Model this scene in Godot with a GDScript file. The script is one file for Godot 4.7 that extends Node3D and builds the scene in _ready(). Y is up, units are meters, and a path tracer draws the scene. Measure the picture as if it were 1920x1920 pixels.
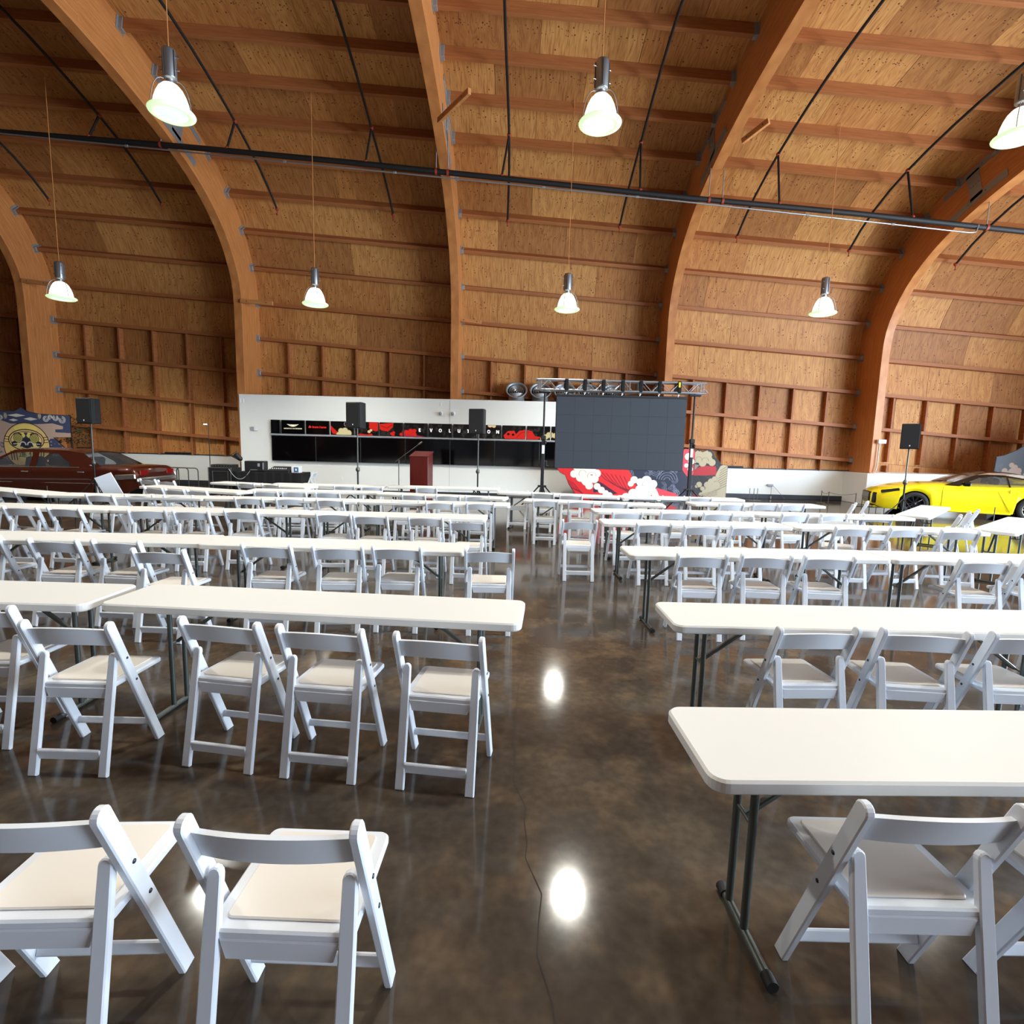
extends Node3D

var M := {}
var used := {}
var PZ := PackedVector2Array()
var PS := PackedFloat32Array()
var SMAX := 0.0
const OFF := [0.1, 0.1, 0.0, -0.15, -0.35, -1.0, -1.75]
const AX0 := -23.06
const BAY := 7.02
const ORD := ["", "first", "second", "third", "fourth", "fifth", "sixth", "seventh", "eighth", "ninth", "tenth", "eleventh", "twelfth"]
var chair0: Node3D
var table0: Node3D
var rng := RandomNumberGenerator.new()

func _ready() -> void:
	rng.seed = 7
	# camera
	var cam := Camera3D.new()
	cam.name = "camera"
	var p := 0.12550501
	var r := 0.0245806
	var fw := Vector3(0, -sin(p), -cos(p))
	var up := Vector3(0, cos(p), -sin(p))
	var rt := Vector3.RIGHT
	cam.transform = Transform3D(Basis(rt * cos(r) + up * sin(r), up * cos(r) - rt * sin(r), -fw), Vector3(0, 1.702, 0))
	cam.fov = rad_to_deg(2.0 * atan(0.96))
	cam.near = 0.05
	cam.far = 200.0
	add_child(cam)
	# sky and exposure
	var we := WorldEnvironment.new()
	we.name = "world_environment"
	var env := Environment.new()
	var sky := Sky.new()
	var ps := ProceduralSkyMaterial.new()
	ps.sky_top_color = Color(0.52, 0.66, 0.86)
	ps.sky_horizon_color = Color(0.84, 0.88, 0.93)
	ps.ground_bottom_color = Color(0.42, 0.42, 0.42)
	ps.ground_horizon_color = Color(0.74, 0.76, 0.78)
	ps.energy_multiplier = 4.0
	sky.sky_material = ps
	env.background_mode = Environment.BG_SKY
	env.sky = sky
	env.ambient_light_source = Environment.AMBIENT_SOURCE_DISABLED
	env.tonemap_mode = Environment.TONE_MAPPER_LINEAR
	env.tonemap_exposure = 1.0
	env.sdfgi_enabled = true
	env.ssao_enabled = true
	env.ssil_enabled = true
	we.environment = env
	add_child(we)
	# daylight through the glazed end of the hall
	window_light("window_daylight", Vector3(19.0, 3.0, -2.0), PI / 2, Vector2(20.0, 5.0), Color(0.86, 0.93, 1.0), 9.0)
	# daylight through the glazing behind the camera
	window_light("window_daylight_front", Vector3(6.0, 2.9, 8.6), 0.0, Vector2(26.0, 4.6), Color(0.8, 0.9, 1.0), 0.03)
	make_materials()
	make_profile()
	build_setting()
	build_ceiling()
	build_arches()
	build_sprinklers()
	build_lamps()
	build_display_wall()
	build_tables_and_chairs()
	build_stage()
	build_av_desk()
	build_murals()
	build_cars()
	build_small_things()

func window_light(called: String, at: Vector3, turn: float, size: Vector2, c: Color, e: float) -> void:
	var a := AreaLight3D.new()
	a.name = called
	a.area_size = size
	a.area_normalize_energy = false
	a.light_color = c
	a.light_energy = e
	a.area_range = 60.0
	a.area_attenuation = 2.0
	a.shadow_enabled = true
	a.position = at
	a.rotation.y = turn
	add_child(a)

# ---------------------------------------------------------------- helpers
func st(smooth := false) -> SurfaceTool:
	var s := SurfaceTool.new()
	s.begin(Mesh.PRIMITIVE_TRIANGLES)
	s.set_smooth_group(0 if smooth else -1)
	return s

func tri(s: SurfaceTool, a: Vector3, b: Vector3, c: Vector3, n: Vector3, ua := Vector2.ZERO, ub := Vector2.ZERO, uc := Vector2.ZERO) -> void:
	if (c - a).cross(b - a).dot(n) < 0.0:
		s.set_uv(ua); s.add_vertex(a); s.set_uv(uc); s.add_vertex(c); s.set_uv(ub); s.add_vertex(b)
	else:
		s.set_uv(ua); s.add_vertex(a); s.set_uv(ub); s.add_vertex(b); s.set_uv(uc); s.add_vertex(c)

func quad(s: SurfaceTool, a: Vector3, b: Vector3, c: Vector3, d: Vector3, n: Vector3, uv := []) -> void:
	if uv.is_empty():
		tri(s, a, b, c, n); tri(s, a, c, d, n)
	else:
		tri(s, a, b, c, n, uv[0], uv[1], uv[2]); tri(s, a, c, d, n, uv[0], uv[2], uv[3])

func cbox(s: SurfaceTool, size: Vector3, t := Transform3D(), ch := 0.0) -> void:
	s.set_smooth_group(-1)
	var h := size * 0.5
	ch = minf(ch, minf(h.x, minf(h.y, h.z)) * 0.9)
	for ax in 3:
		var u := (ax + 1) % 3
		var v := (ax + 2) % 3
		for sg in [-1.0, 1.0]:
			var pts: Array[Vector3] = []
			for k in [[-1, -1], [1, -1], [1, 1], [-1, 1]]:
				var q := Vector3()
				q[ax] = sg * h[ax]; q[u] = k[0] * (h[u] - ch); q[v] = k[1] * (h[v] - ch)
				pts.append(t * q)
			var n := Vector3()
			n[ax] = sg
			var uu := size[u]
			var vv := size[v]
			quad(s, pts[0], pts[1], pts[2], pts[3], t.basis * n, [Vector2(0, 0), Vector2(uu, 0), Vector2(uu, vv), Vector2(0, vv)])
	if ch <= 0.0:
		return
	for ax in 3:
		var u := (ax + 1) % 3
		var v := (ax + 2) % 3
		for su in [-1.0, 1.0]:
			for sv in [-1.0, 1.0]:
				var q: Array[Vector3] = []
				for k in [[1, 0], [1, 1], [-1, 1], [-1, 0]]:
					var w := Vector3()
					w[ax] = k[0] * (h[ax] - ch)
					if k[1] == 0:
						w[u] = su * h[u]; w[v] = sv * (h[v] - ch)
					else:
						w[u] = su * (h[u] - ch); w[v] = sv * h[v]
					q.append(t * w)
				var n := Vector3()
				n[u] = su; n[v] = sv
				quad(s, q[0], q[1], q[2], q[3], t.basis * n)
	for sx in [-1.0, 1.0]:
		for sy in [-1.0, 1.0]:
			for sz in [-1.0, 1.0]:
				var a := Vector3(sx * h.x, sy * (h.y - ch), sz * (h.z - ch))
				var b := Vector3(sx * (h.x - ch), sy * h.y, sz * (h.z - ch))
				var c := Vector3(sx * (h.x - ch), sy * (h.y - ch), sz * h.z)
				tri(s, t * a, t * b, t * c, t.basis * Vector3(sx, sy, sz))

func T(x: float, y: float, z: float, ry := 0.0, rx := 0.0, rz := 0.0) -> Transform3D:
	return Transform3D(Basis.from_euler(Vector3(rx, ry, rz)), Vector3(x, y, z))

# box between two points, local y along it
func along(a: Vector3, b: Vector3, side := Vector3.RIGHT) -> Transform3D:
	var y := (b - a).normalized()
	var x := (side - y * side.dot(y)).normalized()
	return Transform3D(Basis(x, y, x.cross(y)), (a + b) * 0.5)

func tube(s: SurfaceTool, pts: Array, r: float, sides := 8, caps := true) -> void:
	var rings := []
	var x := Vector3.ZERO
	for i in pts.size():
		var d: Vector3
		if i == 0: d = pts[1] - pts[0]
		elif i == pts.size() - 1: d = pts[i] - pts[i - 1]
		else: d = (pts[i + 1] - pts[i]).normalized() + (pts[i] - pts[i - 1]).normalized()
		d = d.normalized()
		if x == Vector3.ZERO:
			x = (Vector3.UP if absf(d.y) < 0.9 else Vector3.RIGHT)
		x = (x - d * x.dot(d)).normalized()
		var y := d.cross(x)
		var ring: Array[Vector3] = []
		for k in sides:
			var a := TAU * k / sides
			ring.append(pts[i] + (x * cos(a) + y * sin(a)) * r)
		rings.append(ring)
	s.set_smooth_group(0)
	for i in pts.size() - 1:
		for k in sides:
			var k2 := (k + 1) % sides
			var n: Vector3 = (rings[i][k] + rings[i][k2]) * 0.5 - pts[i]
			quad(s, rings[i][k], rings[i][k2], rings[i + 1][k2], rings[i + 1][k], n)
	s.set_smooth_group(-1)
	if caps:
		for e in [0, pts.size() - 1]:
			var n: Vector3 = (pts[0] - pts[1]) if e == 0 else (pts[e] - pts[e - 1])
			for k in range(1, sides - 1):
				tri(s, rings[e][0], rings[e][k], rings[e][k + 1], n)

# profile of (radius, height) from bottom to top, outside to the right
func lathe(s: SurfaceTool, prof_: Array, sides: int, t := Transform3D(), smooth := true) -> void:
	s.set_smooth_group(0 if smooth else -1)
	for i in prof_.size() - 1:
		var a: Vector2 = prof_[i]
		var b: Vector2 = prof_[i + 1]
		for k in sides:
			var t0 := TAU * k / sides
			var t1 := TAU * (k + 1) / sides
			var d0 := Vector3(cos(t0), 0, sin(t0))
			var d1 := Vector3(cos(t1), 0, sin(t1))
			var dm := (d0 + d1).normalized()
			var n := dm * (b.y - a.y) + Vector3.UP * (a.x - b.x)
			var p0 := t * (d0 * a.x + Vector3.UP * a.y)
			var p1 := t * (d1 * a.x + Vector3.UP * a.y)
			var p2 := t * (d1 * b.x + Vector3.UP * b.y)
			var p3 := t * (d0 * b.x + Vector3.UP * b.y)
			var nn := t.basis * n
			if a.x > 1e-5: tri(s, p0, p1, p2, nn)
			if b.x > 1e-5: tri(s, p0, p2, p3, nn)
	s.set_smooth_group(-1)

func area2(poly: PackedVector2Array) -> float:
	var a := 0.0
	for i in poly.size():
		a += poly[i].cross(poly[(i + 1) % poly.size()])
	return a

func inset(poly: PackedVector2Array, c: float) -> PackedVector2Array:
	var out := PackedVector2Array()
	var n := poly.size()
	for i in n:
		var d0 := (poly[i] - poly[(i + n - 1) % n]).normalized()
		var d1 := (poly[(i + 1) % n] - poly[i]).normalized()
		var n0 := Vector2(-d0.y, d0.x)
		var n1 := Vector2(-d1.y, d1.x)
		var m := (n0 + n1)
		out.append(poly[i] + m * (c / maxf(0.35, 1.0 + n0.dot(n1))))
	return out

# polygon in local xy pushed out from z = 0 to z = depth; uv from uvr
func prism(s: SurfaceTool, poly_: PackedVector2Array, t: Transform3D, depth: float, ch := 0.0, uvr := Rect2(0, 0, 1, 1)) -> void:
	var poly := poly_
	if area2(poly) < 0.0:
		poly = poly_.duplicate()
		poly.reverse()
	var inner := inset(poly, ch) if ch > 0.0 else poly
	var ids := Geometry2D.triangulate_polygon(inner)
	s.set_smooth_group(-1)
	for z in [0.0, depth]:
		var n := t.basis * Vector3(0, 0, -1 if z == 0.0 else 1)
		for i in range(0, ids.size(), 3):
			var a := inner[ids[i]]
			var b := inner[ids[i + 1]]
			var c := inner[ids[i + 2]]
			tri(s, t * Vector3(a.x, a.y, z), t * Vector3(b.x, b.y, z), t * Vector3(c.x, c.y, z), n, uvp(a, uvr), uvp(b, uvr), uvp(c, uvr))
	var m := poly.size()
	for i in m:
		var j := (i + 1) % m
		var d := poly[j] - poly[i]
		var n := Vector3(d.y, -d.x, 0)
		quad(s, t * Vector3(poly[i].x, poly[i].y, ch), t * Vector3(poly[j].x, poly[j].y, ch), t * Vector3(poly[j].x, poly[j].y, depth - ch), t * Vector3(poly[i].x, poly[i].y, depth - ch), t.basis * n, [uvp(poly[i], uvr), uvp(poly[j], uvr), uvp(poly[j], uvr), uvp(poly[i], uvr)])
		if ch > 0.0:
			for e in [[ch, 0.0, -1.0], [depth - ch, depth, 1.0]]:
				quad(s, t * Vector3(poly[i].x, poly[i].y, e[0]), t * Vector3(poly[j].x, poly[j].y, e[0]), t * Vector3(inner[j].x, inner[j].y, e[1]), t * Vector3(inner[i].x, inner[i].y, e[1]), t.basis * (n.normalized() + Vector3(0, 0, e[2])))

func uvp(p: Vector2, r: Rect2) -> Vector2:
	return Vector2((p.x - r.position.x) / r.size.x, 1.0 - (p.y - r.position.y) / r.size.y)

func rrect(w: float, h: float, r: float, n := 5) -> PackedVector2Array:
	var out := PackedVector2Array()
	for c in [[1, 1, 0], [-1, 1, 1], [-1, -1, 2], [1, -1, 3]]:
		for k in n + 1:
			var a: float = PI / 2 * (c[2] + float(k) / n)
			out.append(Vector2(c[0] * (w / 2 - r) + cos(a) * r, c[1] * (h / 2 - r) + sin(a) * r))
	return out

func obj(called: String, s: SurfaceTool, mat: Material, parent: Node3D = self) -> MeshInstance3D:
	s.generate_normals()
	return put(called, s.commit(), mat, parent)

func put(called: String, mesh: Mesh, mat: Material, parent: Node3D = self) -> MeshInstance3D:
	var o := MeshInstance3D.new()
	o.name = numbered(called) if parent == self else called
	o.mesh = mesh
	o.material_override = mat
	parent.add_child(o, true)
	return o

func numbered(called: String) -> String:
	var k: int = used.get(called, -1) + 1
	used[called] = k
	return called if k == 0 else "%s_%03d" % [called, k]

func tag(o: Node, label: String, category: String, group := "", kind := "") -> Node:
	o.set_meta("label", label)
	o.set_meta("category", category)
	if group != "": o.set_meta("group", group)
	if kind != "": o.set_meta("kind", kind)
	return o

func thing(called: String, label: String, category: String, at := Vector3.ZERO, turn := 0.0, group := "") -> Node3D:
	var o := Node3D.new()
	o.name = numbered(called)
	add_child(o)
	o.position = at
	o.rotation.y = turn
	tag(o, label, category, group)
	return o

func structure(o: Node, label: String, category: String) -> void:
	tag(o, label, category, "", "structure")

func dup(root: Node3D, base: String, label: String, group: String, at: Vector3, turn: float) -> Node3D:
	var c: Node3D = root.duplicate()
	c.name = numbered(base)
	add_child(c)
	c.position = at
	c.rotation.y = turn
	c.set_meta("label", label)
	c.set_meta("group", group)
	return c

func text_part(called: String, txt: String, size: float, depth: float, mat: Material, at: Vector3, parent: Node3D, bold := true, serif := false, align := HORIZONTAL_ALIGNMENT_CENTER) -> void:
	var f := SystemFont.new()
	f.font_names = PackedStringArray(["Droid Serif" if serif else "Droid Sans"])
	f.font_weight = 700 if bold else 400
	var tm := TextMesh.new()
	tm.font = f
	tm.text = txt
	tm.font_size = 64
	tm.pixel_size = size / 64.0
	tm.depth = depth
	tm.horizontal_alignment = align
	var o := put(called, tm, mat, parent)
	o.position = at

# ---------------------------------------------------------------- materials
func mat(called: String, c: Color, rough := 0.6, metal := 0.0, texture: Texture2D = null) -> StandardMaterial3D:
	var m := StandardMaterial3D.new()
	m.resource_name = called
	m.albedo_color = c
	m.roughness = rough
	m.metallic = metal
	if texture:
		m.albedo_texture = texture
	M[called] = m
	return m

func C8(r: int, g: int, b: int) -> Color:
	return Color8(r, g, b)

func noise(seed_: int, freq: float, oct := 3) -> FastNoiseLite:
	var n := FastNoiseLite.new()
	n.seed = seed_
	n.noise_type = FastNoiseLite.TYPE_SIMPLEX_SMOOTH
	n.frequency = freq
	n.fractal_octaves = oct
	return n

func ply_texture(seed_: int, rings: float) -> ImageTexture:
	var w := 480
	var h := 240
	var im := Image.create(w, h, false, Image.FORMAT_RGB8)
	var warp := noise(seed_, 0.008, 2)
	var fine := noise(seed_ + 5, 0.05, 2)
	var spots := noise(seed_ + 9, 0.02, 3)
	var light := Vector3(230, 178, 112)
	var mid := Vector3(206, 146, 84)
	var dark := Vector3(152, 94, 48)
	for y in h:
		for x in w:
			var wv := warp.get_noise_2d(x * 1.2, y * 0.3)
			var g := sin((x * 0.045 + wv * rings) * TAU) * 0.5 + 0.5
			g = pow(g, 2.2)
			var st_ := fine.get_noise_2d(x * 4.0, y * 0.22)
			var b := spots.get_noise_2d(x * 1.6, y * 0.3) * 0.5
			var v := 0.4 + g * 0.2 + st_ * 0.3 - b * 0.55
			var c := light.lerp(mid, clampf(v * 2.0, 0, 1)) if v < 0.5 else mid.lerp(dark, clampf(v * 2.0 - 1.0, 0, 1))
			im.set_pixel(x, y, Color(c.x / 255.0, c.y / 255.0, c.z / 255.0))
	var rg := RandomNumberGenerator.new()
	rg.seed = seed_
	for k in 34:
		var px := rg.randi_range(4, w - 5)
		var py := rg.randi_range(96, 132)
		disc(im, px, py, rg.randf_range(1.3, 2.6), rg.randf_range(1.4, 3.0), Color8(84, 42, 18))
	for k in 7:
		disc(im, rg.randi_range(8, w - 9), rg.randi_range(10, h - 10), 3, 4.5, Color8(112, 58, 26))
	return ImageTexture.create_from_image(im)

func lam_texture(seed_: int, w: int, h: int, lams: int, light: Vector3, dark: Vector3) -> ImageTexture:
	var im := Image.create(w, h, false, Image.FORMAT_RGB8)
	var nz := noise(seed_, 0.03, 3)
	var rg := RandomNumberGenerator.new()
	rg.seed = seed_
	var tone := []
	for k in lams + 1:
		tone.append(rg.randf_range(-0.07, 0.07))
	for y in h:
		for x in w:
			var q := float(x) / w * lams
			var k := int(q)
			var f := q - k
			var v: float = 0.42 + tone[k] + nz.get_noise_2d(x * 6.0 + k * 91.0, y * 0.16) * 0.36
			if f < 0.12: v += 0.1
			var c := light.lerp(dark, clampf(v, 0, 1))
			im.set_pixel(x, y, Color(c.x / 255.0, c.y / 255.0, c.z / 255.0))
	return ImageTexture.create_from_image(im)

func floor_texture() -> ImageTexture:
	var n := 1024
	var big := noise(3, 0.006, 4).get_seamless_image(n, n)
	var mid := noise(11, 0.018, 4).get_seamless_image(n, n)
	var fine := noise(17, 0.09, 3).get_seamless_image(n, n)
	var im := Image.create(n, n, false, Image.FORMAT_RGB8)
	var a := Vector3(88, 78, 66)
	var b := Vector3(66, 59, 52)
	var c := Vector3(106, 88, 68)
	for y in n:
		for x in n:
			var v := big.get_pixel(x, y).r
			var w := mid.get_pixel(x, y).r
			var f := fine.get_pixel(x, y).r - 0.5
			var t := clampf((v - 0.3) * 1.5 + (w - 0.5) * 0.9, 0, 1)
			var col := b.lerp(a, t)
			col = col.lerp(c, clampf((w - 0.5) * 1.5 + (0.5 - v) * 0.8, 0.0, 0.65))
			col *= 1.0 + f * 0.24
			im.set_pixel(x, y, Color(col.x / 255.0, col.y / 255.0, col.z / 255.0))
	return ImageTexture.create_from_image(im)

func make_materials() -> void:
	var plies := [ply_texture(21, 3.0), ply_texture(34, 7.0), ply_texture(55, 1.4)]
	var tints := [Color(0.93, 0.9, 0.85), Color(0.8, 0.74, 0.68), Color(0.89, 0.83, 0.76), Color(0.95, 0.94, 0.9)]
	for k in 3:
		for j in 4:
			mat("plywood_%d_%d" % [k, j], tints[j], 0.62, 0.0, plies[k])
	mat("plywood_back", Color8(112, 74, 42), 0.7)
	mat("glulam", Color.WHITE, 0.5, 0.0, lam_texture(5, 160, 640, 30, Vector3(222, 152, 88), Vector3(160, 92, 44)))
	mat("purlin", Color(0.9, 0.86, 0.84), 0.6, 0.0, lam_texture(8, 64, 512, 2, Vector3(206, 138, 80), Vector3(146, 86, 44)))
	mat("cleat", Color(1, 1, 1), 0.6, 0.0, lam_texture(9, 64, 256, 2, Vector3(226, 164, 100), Vector3(178, 108, 56)))
	var fl := mat("concrete", Color(1, 1, 1), 0.1, 0.0, floor_texture())
	fl.uv1_triplanar = true
	fl.uv1_world_triplanar = true
	fl.uv1_scale = Vector3.ONE / 7.0
	fl.metallic_specular = 0.4
	mat("crack", Color8(34, 28, 24), 0.8)
	mat("white_wall", Color8(232, 234, 230), 0.7)
	mat("cream_wall", Color8(226, 222, 204), 0.7)
	mat("dark_base", Color8(44, 48, 56), 0.5)
	mat("steel", Color8(168, 172, 176), 0.42, 0.85)
	mat("galvanised", Color8(158, 162, 164), 0.5, 0.55)
	mat("chrome", Color8(214, 216, 220), 0.14, 1.0)
	mat("dull_metal", Color8(96, 98, 94), 0.42, 0.7)
	mat("table_leg", Color8(86, 92, 88), 0.4, 0.5)
	mat("black", Color8(20, 20, 22), 0.55)
	mat("black_gloss", Color8(6, 6, 8), 0.08)
	mat("black_pipe", Color8(17, 15, 15), 0.65)
	mat("rust_clamp", Color8(150, 52, 24), 0.6)
	mat("chair_white", Color8(228, 235, 243), 0.38)
	mat("chair_seat", Color8(232, 226, 216), 0.36)
	mat("bolt", Color8(70, 72, 76), 0.4, 0.8)
	mat("table_top", Color8(228, 229, 226), 0.42)
	mat("rubber", Color8(16, 16, 17), 0.7)
	mat("speaker", Color8(18, 19, 22), 0.6)
	mat("speaker_grille", Color8(26, 28, 32), 0.75)
	mat("led_face", Color8(50, 57, 66), 0.7)
	mat("podium", Color8(104, 30, 24), 0.4, 0.0, lam_texture(14, 96, 256, 3, Vector3(255, 220, 210), Vector3(190, 130, 120)))
	mat("white_plastic", Color8(236, 238, 240), 0.4)
	mat("grey_plastic", Color8(150, 154, 158), 0.5)
	mat("yellow", Color8(236, 206, 30), 0.5)
	mat("blue", Color8(54, 110, 150), 0.5)
	mat("cloth_black", Color8(14, 14, 16), 0.9)
	mat("leaf", Color8(38, 54, 30), 0.6)
	mat("bark", Color8(70, 52, 36), 0.8)
	var g := mat("glass", Color(0.9, 0.95, 0.97, 0.12), 0.05)
	g.transparency = BaseMaterial3D.TRANSPARENCY_ALPHA
	var cg := mat("car_glass", Color(0.3, 0.34, 0.36, 0.3), 0.04)
	cg.transparency = BaseMaterial3D.TRANSPARENCY_ALPHA
	var sp := mat("sedan_paint", Color8(74, 27, 14), 0.28, 0.35)
	sp.clearcoat_enabled = true
	sp.clearcoat = 1.0
	sp.clearcoat_roughness = 0.05
	var yp := mat("coupe_paint", Color8(240, 222, 12), 0.3)
	yp.clearcoat_enabled = true
	yp.clearcoat = 1.0
	yp.clearcoat_roughness = 0.05
	mat("car_black", Color8(12, 12, 14), 0.12)
	mat("car_trim", Color8(206, 204, 200), 0.2, 0.9)
	mat("tyre", Color8(20, 20, 21), 0.75)
	mat("whitewall", Color8(230, 230, 228), 0.5)
	mat("rim_dark", Color8(44, 44, 48), 0.3, 0.7)
	mat("rim_bright", Color8(176, 172, 164), 0.25, 0.9)
	mat("tail_lamp", Color8(120, 12, 12), 0.12)
	mat("head_lamp", Color8(30, 26, 24), 0.08)
	mat("seat_cloth", Color8(40, 42, 52), 0.9)
	var lamp := mat("lamp_dome", Color8(250, 250, 240), 0.25)
	lamp.emission_enabled = true
	lamp.emission = Color(1.0, 1.0, 0.93)
	lamp.emission_energy_multiplier = 1.6
	var rim := mat("lamp_rim", Color8(226, 244, 214), 0.25)
	rim.emission_enabled = true
	rim.emission = Color(0.86, 1.0, 0.78)
	rim.emission_energy_multiplier = 0.85
	var lens := mat("lamp_lens", Color8(226, 240, 232), 0.2)
	lens.emission_enabled = true
	lens.emission = Color(0.86, 0.98, 0.92)
	lens.emission_energy_multiplier = 0.95
	var led := mat("letter_screen", Color8(250, 250, 248), 0.5)
	led.emission_enabled = true
	led.emission = Color(1, 1, 1)
	led.emission_energy_multiplier = 0.8
	var red := mat("logo_red", Color8(235, 40, 40), 0.5)
	red.emission_enabled = true
	red.emission = Color8(235, 40, 40)
	red.emission_energy_multiplier = 0.6
	var gold := mat("logo_gold", Color8(214, 206, 180), 0.5)
	gold.emission_enabled = true
	gold.emission = Color8(214, 206, 180)
	gold.emission_energy_multiplier = 0.6
	var sc := mat("screen_waves", Color.BLACK, 0.25, 0.0, waves_texture())
	sc.albedo_color = Color(0.2, 0.2, 0.2)
	sc.emission_enabled = true
	sc.emission = Color.WHITE
	sc.emission_texture = sc.albedo_texture
	sc.emission_operator = BaseMaterial3D.EMISSION_OP_MULTIPLY
	sc.emission_energy_multiplier = 0.75

# ---------------------------------------------------------------- painting of flat prints
func disc(im: Image, cx: float, cy: float, rx: float, ry: float, c: Color) -> void:
	for y in range(int(floor(cy - ry)), int(ceil(cy + ry)) + 1):
		if y < 0 or y >= im.get_height(): continue
		var q := 1.0 - pow((y - cy) / ry, 2)
		if q <= 0: continue
		var hw := rx * sqrt(q)
		var x0 := clampi(int(round(cx - hw)), 0, im.get_width())
		var x1 := clampi(int(round(cx + hw)) + 1, 0, im.get_width())
		if x1 > x0: im.fill_rect(Rect2i(x0, y, x1 - x0, 1), c)

func arc(im: Image, cx: float, cy: float, r: float, a0: float, a1: float, wd: float, c: Color, sy := 1.0) -> void:
	var n := int(maxf(6.0, r * absf(a1 - a0) * 1.2))
	for k in n + 1:
		var a := lerpf(a0, a1, float(k) / n)
		disc(im, cx + cos(a) * r, cy + sin(a) * r * sy, wd * 0.5, wd * 0.5, c)

func fillpoly(im: Image, pts: Array, c: Color) -> void:
	var lo := 1e9
	var hi := -1e9
	for q in pts:
		lo = minf(lo, q[1]); hi = maxf(hi, q[1])
	for y in range(maxi(0, int(lo)), mini(im.get_height() - 1, int(hi)) + 1):
		var xs := []
		for i in pts.size():
			var a = pts[i]
			var b = pts[(i + 1) % pts.size()]
			if (a[1] <= y + 0.5) != (b[1] <= y + 0.5):
				xs.append(a[0] + (y + 0.5 - a[1]) * (b[0] - a[0]) / (b[1] - a[1]))
		xs.sort()
		for i in range(0, xs.size() - 1, 2):
			var x0 := clampi(int(round(xs[i])), 0, im.get_width())
			var x1 := clampi(int(round(xs[i + 1])), 0, im.get_width())
			if x1 > x0: im.fill_rect(Rect2i(x0, y, x1 - x0, 1), c)

func stroke(im: Image, pts: Array, wd: float, c: Color) -> void:
	for i in pts.size() - 1:
		var a := Vector2(pts[i][0], pts[i][1])
		var b := Vector2(pts[i + 1][0], pts[i + 1][1])
		var n := int(a.distance_to(b)) + 1
		for k in n + 1:
			var q := a.lerp(b, float(k) / n)
			disc(im, q.x, q.y, wd * 0.5, wd * 0.5, c)

func cloud(im: Image, list: Array, c: Color, edge: Color) -> void:
	for q in list:
		disc(im, q[0], q[1], q[2] + 1.6, q[2] + 1.6, edge)
	for q in list:
		disc(im, q[0], q[1], q[2], q[2], c)

func swirls(im: Image, n: int, seed_: int, c: Color, r0: float, r1: float, x0 := 0, x1 := -1) -> void:
	var rg := RandomNumberGenerator.new()
	rg.seed = seed_
	if x1 < 0: x1 = im.get_width()
	for k in n:
		var x := rg.randf_range(x0, x1)
		var y := rg.randf_range(0, im.get_height())
		var r := rg.randf_range(r0, r1)
		var a := rg.randf_range(PI, TAU)
		for j in 3:
			arc(im, x, y, r * (1.0 - 0.3 * j), a, a + PI * 1.25, maxf(1.0, r * 0.07), c)

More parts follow.
